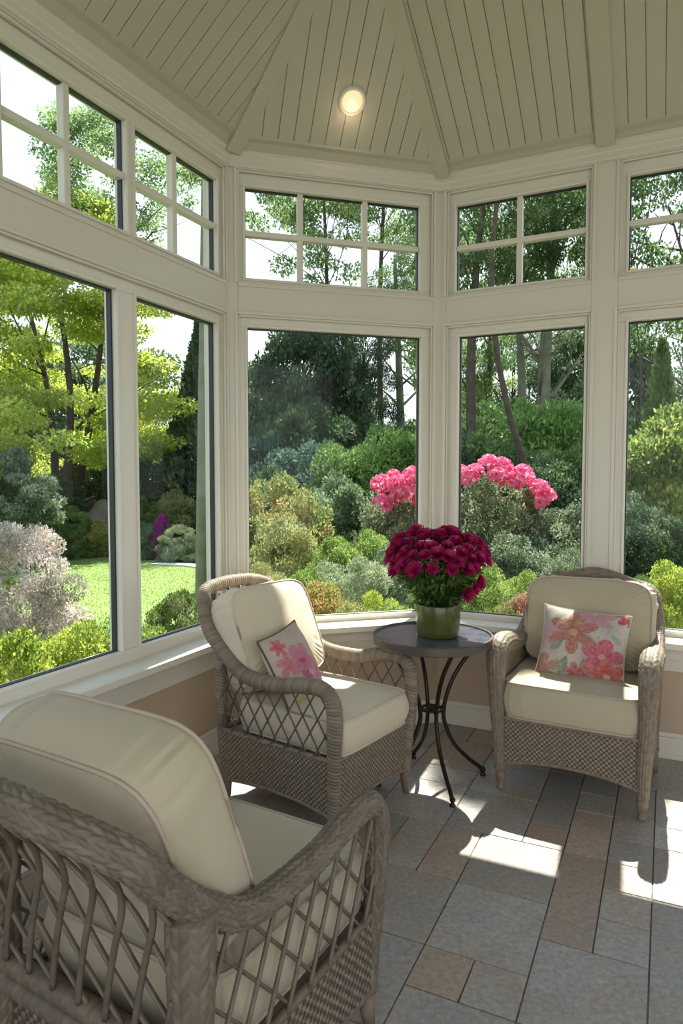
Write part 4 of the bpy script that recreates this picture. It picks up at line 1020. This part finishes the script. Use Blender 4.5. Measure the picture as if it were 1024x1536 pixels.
for i, (X, Y, r, zt, kind, m, lab) in enumerate(SHR):
    base = terr(X, Y); h = zt-base; r = r if m == 'magenta' else max(r, .44*h)
    z0 = base-.05*h if kind in ('mound', 'blossom', 'plume') else base-.10*h
    hh = (zt-z0)/{'mound': .90, 'blossom': .90, 'plume': .98, 'round': .98, 'airy': .98, 'layer': .9}[kind]
    if kind == 'plume': hh = (zt-z0)/.97
    nm = {'magenta': 'azalea', 'rose': 'azalea', 'coral': 'flowering_plant', 'rhodo': 'rhododendron'}.get(m, NAMES.get(kind, 'low_plant' if kind == 'mound' else 'garden_shrub'))
    s = plant(kind, i, m, (X, Y, z0), r*1.06, r*1.0, hh, nm, lab, 'rhododendron' if m == 'rhodo' else 'azalea' if m in ('magenta', 'rose') else 'flowering plant' if m == 'coral' else 'plant' if kind == 'mound' else 'shrub')
# rhododendron trusses
def truss_mesh(seed):
    r = np.random.RandomState(seed); mb = MB()
    for i in range(16):
        q = (i+.5)/16; el = math.acos(1-q*1.25); az = i*2.4; n_ = Vector((sin(el)*cos(az), sin(el)*sin(az), cos(el))); c = n_*.62
        t = n_.orthogonal().normalized(); b = n_.cross(t)
        for k in range(5):
            a = k*2*pi/5+r.rand()*.3; e_ = t*cos(a)+b*sin(a); s_ = n_.cross(e_)
            v = [c, c+e_*.20-s_*.15+n_*.18, c+e_*.42-s_*.10+n_*.26+Vector(r.randn(3)*.03), c+e_*.42+s_*.10+n_*.26, c+e_*.20+s_*.15+n_*.18]
            mb.add(v, [(0, 1, 2, 3, 4)])
    me = mb.mesh('truss'); me.materials.append(LM['pinkt']); return me
TR = [truss_mesh(1), truss_mesh(2)]
rh = [o for o in COL.objects if o.name.startswith('rhododendron')]
def trusses(o, pix, d):
    o_inv = Matrix.LocRotScale(o.location, o.rotation_euler, o.scale).inverted()
    for i, (x, z, dy, s) in enumerate(pix):
        t = bpy.data.objects.new('flower_truss', TR[i % 2]); COL.objects.link(t)
        t.parent = o; mw = Matrix.Translation((x, d+dy, z)) @ Matrix.Rotation(rg.uniform(0, 6), 4, 'Z') @ Matrix.Rotation(radians(28), 4, 'X') @ Matrix.Scale(s, 4)
        t.matrix_parent_inverse = o_inv; t.matrix_world = mw
        t.matrix_basis = mw
trusses([o for o in rh if o.location.x<1.2][0], [(0.425,1.308,-0.35,0.131), (0.429,1.105,-0.40,0.122), (0.601,1.191,-0.45,0.114), (0.618,1.309,-0.40,0.122), (0.755,1.400,-0.30,0.122), (0.717,1.224,-0.40,0.131), (0.563,1.400,-0.20,0.087), (0.912,1.308,-0.30,0.122), (0.842,1.136,-0.30,0.105)], 7.60)
trusses([o for o in rh if o.location.x>1.2][0], [(1.229,1.380,-0.50,0.124), (1.316,1.420,-0.45,0.116), (1.486,1.501,-0.30,0.132), (1.602,1.480,-0.35,0.124), (1.542,1.393,-0.50,0.108), (1.784,1.407,-0.45,0.124), (1.699,1.354,-0.50,0.108), (1.936,1.269,-0.50,0.116), (2.009,1.184,-0.50,0.116), (1.964,1.125,-0.50,0.074), (1.198,1.420,-0.30,0.108), (1.905,1.353,-0.30,0.074)], 7.20)
# ---------------------------------------------------------------- trees
def limb(mb, p, q, r0, r1, bend=.1, n=7):
    p, q = np.array(p, float), np.array(q, float); L = np.linalg.norm(q-p); k = rg.randn(3)*bend*L; k[2] *= .3
    pts = [p+(q-p)*t+k*sin(pi*t)*.5 for t in np.linspace(0, 1, n)]
    mb.tube(pts, lambda t: r0+(r1-r0)*t, 9); return pts
def tree(loc, hgt, kind, m, crown, crz, label, trunk=.15, bark='bark', stems=1, idx=0, lowbranch=.35, name='garden_tree', spread=.6, nbr=12, off=(0, 0), bend=.09):
    rg.seed(int(abs(loc[0]*137+loc[1]*311))+3)
    """crown=(rx,ry,height) crz = bottom of crown above ground"""
    root = empty(name, loc); tag(root, label, 'tree')
    plant(kind, idx, m, (off[0], off[1], crz), crown[0], crown[1], crown[2], 'crown', parent=root)
    mb = MB(); top = crz+crown[2]*.75
    for s in range(stems):
        a = s*2*pi/stems+rg.uniform(0, 1); b0 = np.array([cos(a), sin(a), 0])*trunk*(.9 if stems > 1 else 0)
        e = np.array([off[0]+cos(a)*crown[0]*(.35 if stems > 1 else .08), off[1]+sin(a)*crown[0]*(.3 if stems > 1 else .08), top])
        pts = limb(mb, b0+np.array([0, 0, -.15]), e, trunk/(1 if stems == 1 else 1.3), trunk*.22, bend, 14)
        for k in range(nbr//stems):
            t = rg.uniform(lowbranch, .92); j = int(t*13); p = pts[j]; az = rg.uniform(0, 2*pi); rr_ = rg.uniform(.4, .9)
            q = np.array([off[0]*.8+cos(az)*crown[0]*rr_*spread*1.3, off[1]*.8+sin(az)*crown[1]*rr_*spread*1.3, min(p[2]+crown[2]*rg.uniform(.12, .32), crz+crown[2]*.9)])
            bp = limb(mb, p, q, trunk*.34*(1.1-t), trunk*.07, .12, 7)
            for _ in range(2):
                p2 = bp[rg.randint(2, 6)]; limb(mb, p2, p2+np.array([rg.randn()*crown[0]*.2, rg.randn()*crown[0]*.2, crown[2]*rg.uniform(.03, .13)]), trunk*.08, trunk*.03, .1, 5)
    mb.build('trunk', M[bark], root, True); return root
tree((-7.6, 18.2, GZ), 8, 'maple', 'maple', (4.1, 3.4, 6.9), 2.3, 'spreading yellow green maple with several dark stems at left', .17, 'bark', 3, 0, .15, 'maple_tree', .8, 21)
tree((-12.6, 20.5, GZ), 8, 'maple', 'maple', (3.8, 3.4, 8.5), 1.8, 'yellow green tree at the far left edge behind the maple', .17, 'bark', 2, 0, .2, 'maple_tree')
tree((-5.36, 16.5, GZ), 8, 'sparse', 'canopy2', (2.7, 2.2, 4.0), 6.9, 'thin tall tree with airy green branches seen through left upper windows', .13, 'bark', 1, 0, .6, bend=.015)
tree((-1.75, 8.6, GZ), 8, 'sparse', 'canopy2', (1.5, 1.4, 3.2), 5.6, 'close tall tree with pale mossy trunk at right end of left windows', .12, 'bark2', 1, 1, .7, bend=.0)
tree((-3.75, 18.5, GZ), 6, 'conifer', 'ever', (1.6, 1.6, 6.0), .1, 'narrow dark blue green conifer right of the maple', .12, 'bark', 1, 0, .3, 'conifer', .3, 4)
tree((-.95, 20.5, GZ), 8, 'big', 'ever', (1.9, 2.0, 6.6), .8, 'large dark evergreen tree filling upper left of middle window', .2, 'bark', 1, 0, .3, 'evergreen_tree')
tree((-2.2, 24, GZ), 8, 'conifer', 'ever', (1.7, 1.7, 4.6), .2, 'dark conifer behind the large evergreen at left of middle window', .16, 'bark', 1, 0, .3, 'conifer', .3, 4)
tree((.62, 22, GZ), 8, 'crown', 'ever', (1.5, 1.5, 6.6), .8, 'dark leafy tree with upright trunk at centre of middle window', .22, 'bark', 1, 1, .3)
tree((2.35, 23.5, GZ), 8, 'sparse', 'canopy2', (2.0, 2.0, 4.6), 5.6, 'tall bare stemmed tree with forked pale trunk near the bay corner', .26, 'bark2', 2, 0, .45, nbr=16)
tree((-.95, 23.5, GZ), 8, 'sparse', 'canopy2', (3.6, 2.7, 8.6), 7.6, 'tall green tree filling left of the middle upper window', .13, 'bark', 1, 0, .6)
tree((1.6, 25.0, GZ), 8, 'crown', 'canopy2', (2.7, 2.7, 7.6), 9.4, 'tall leafy green tree seen in right half of middle upper window', .14, 'bark', 1, 0, .6)
tree((3.05, 15.0, GZ), 8, 'crown', 'canopy', (2.2, 2.0, 5.4), 5.0, 'tall dense green tree filling the right upper window', .16, 'bark', 1, 1, .5)
tree((4.5, 15.5, GZ), 8, 'crown', 'canopy', (2.0, 2.0, 5.6), 4.8, 'tall dark tree with wide fan of branches in right window', .19, 'bark2', 3, 0, .3, nbr=24)
tree((3.6, 20, GZ), 8, 'sparse', 'canopy2', (2.2, 2.0, 7.5), 2.6, 'slender trunked woodland tree at left of right window', .18, 'bark', 2, 1, .3)
tree((6.6, 14.0, GZ), 8, 'crown', 'canopy', (2.2, 2.0, 6.5), 4.0, 'tall woodland tree with dark trunk at right edge of view', .2, 'bark', 1, 1, .3, nbr=18)
tree((4.65, 10.0, GZ), 8, 'conifer', 'mid', (.78, .78, 3.72), .0, 'small pyramid shaped green conifer in the far right window', .06, 'bark', 1, 0, .3, 'conifer', .3, 3)
tree((4.55, 10.9, GZ), 8, 'airy', 'sunlit_yel', (.30, .3, .75), 4.35, 'small young tree with sunlit yellow in its leaf colour, glimpsed in far right upper window', .03, 'bark', 1, 0, .8, 'young_tree', .4, 3)  # yellow sunlight on the leaves is put into their colour
for i, (x, y, h, r, lab) in enumerate([(-15, 26, 8.5, 3.6, 'broad background tree far left beyond the maples'), (-10.5, 28, 7.8, 3.4, 'background tree behind the maple at left'), (-6.6, 30, 6.2, 3.0, 'low background tree in the gap left of the dark conifer'),
    (-3.4, 29, 7.0, 2.8, 'background tree behind the narrow conifer'), (.2, 29, 8.0, 3.0, 'background tree behind the central evergreen'), (3.6, 30, 4.6, 2.8, 'low background tree in the bright gap of middle window'),
    (6.6, 27, 8.6, 3.2, 'background woodland tree behind the right window'), (9.8, 26, 9.5, 3.4, 'background woodland tree behind the far right window'), (13.6, 24, 10, 3.4, 'background woodland tree outside the far right edge'), (-20, 24, 8, 3.6, 'background tree outside the left edge of view')]):
    tree((x, y, GZ+.2), 8, 'big' if i % 2 else 'crown', 'bgreen', (r, r*.8, h), -.2, lab, .22, 'bark', 1, i, .3, 'background_tree')
tree((3.3, 8.95, GZ), 8, 'big', 'canopy', (.58, .62, 1.0), 7.9, 'slim added tree behind the right window post, its unseen crown placed to shade the right armchair', .055, 'bark', 1, 1, .85, off=(-.4, -.95), nbr=6)  # added tree; its out-of-view crown keeps sun off the right armchair
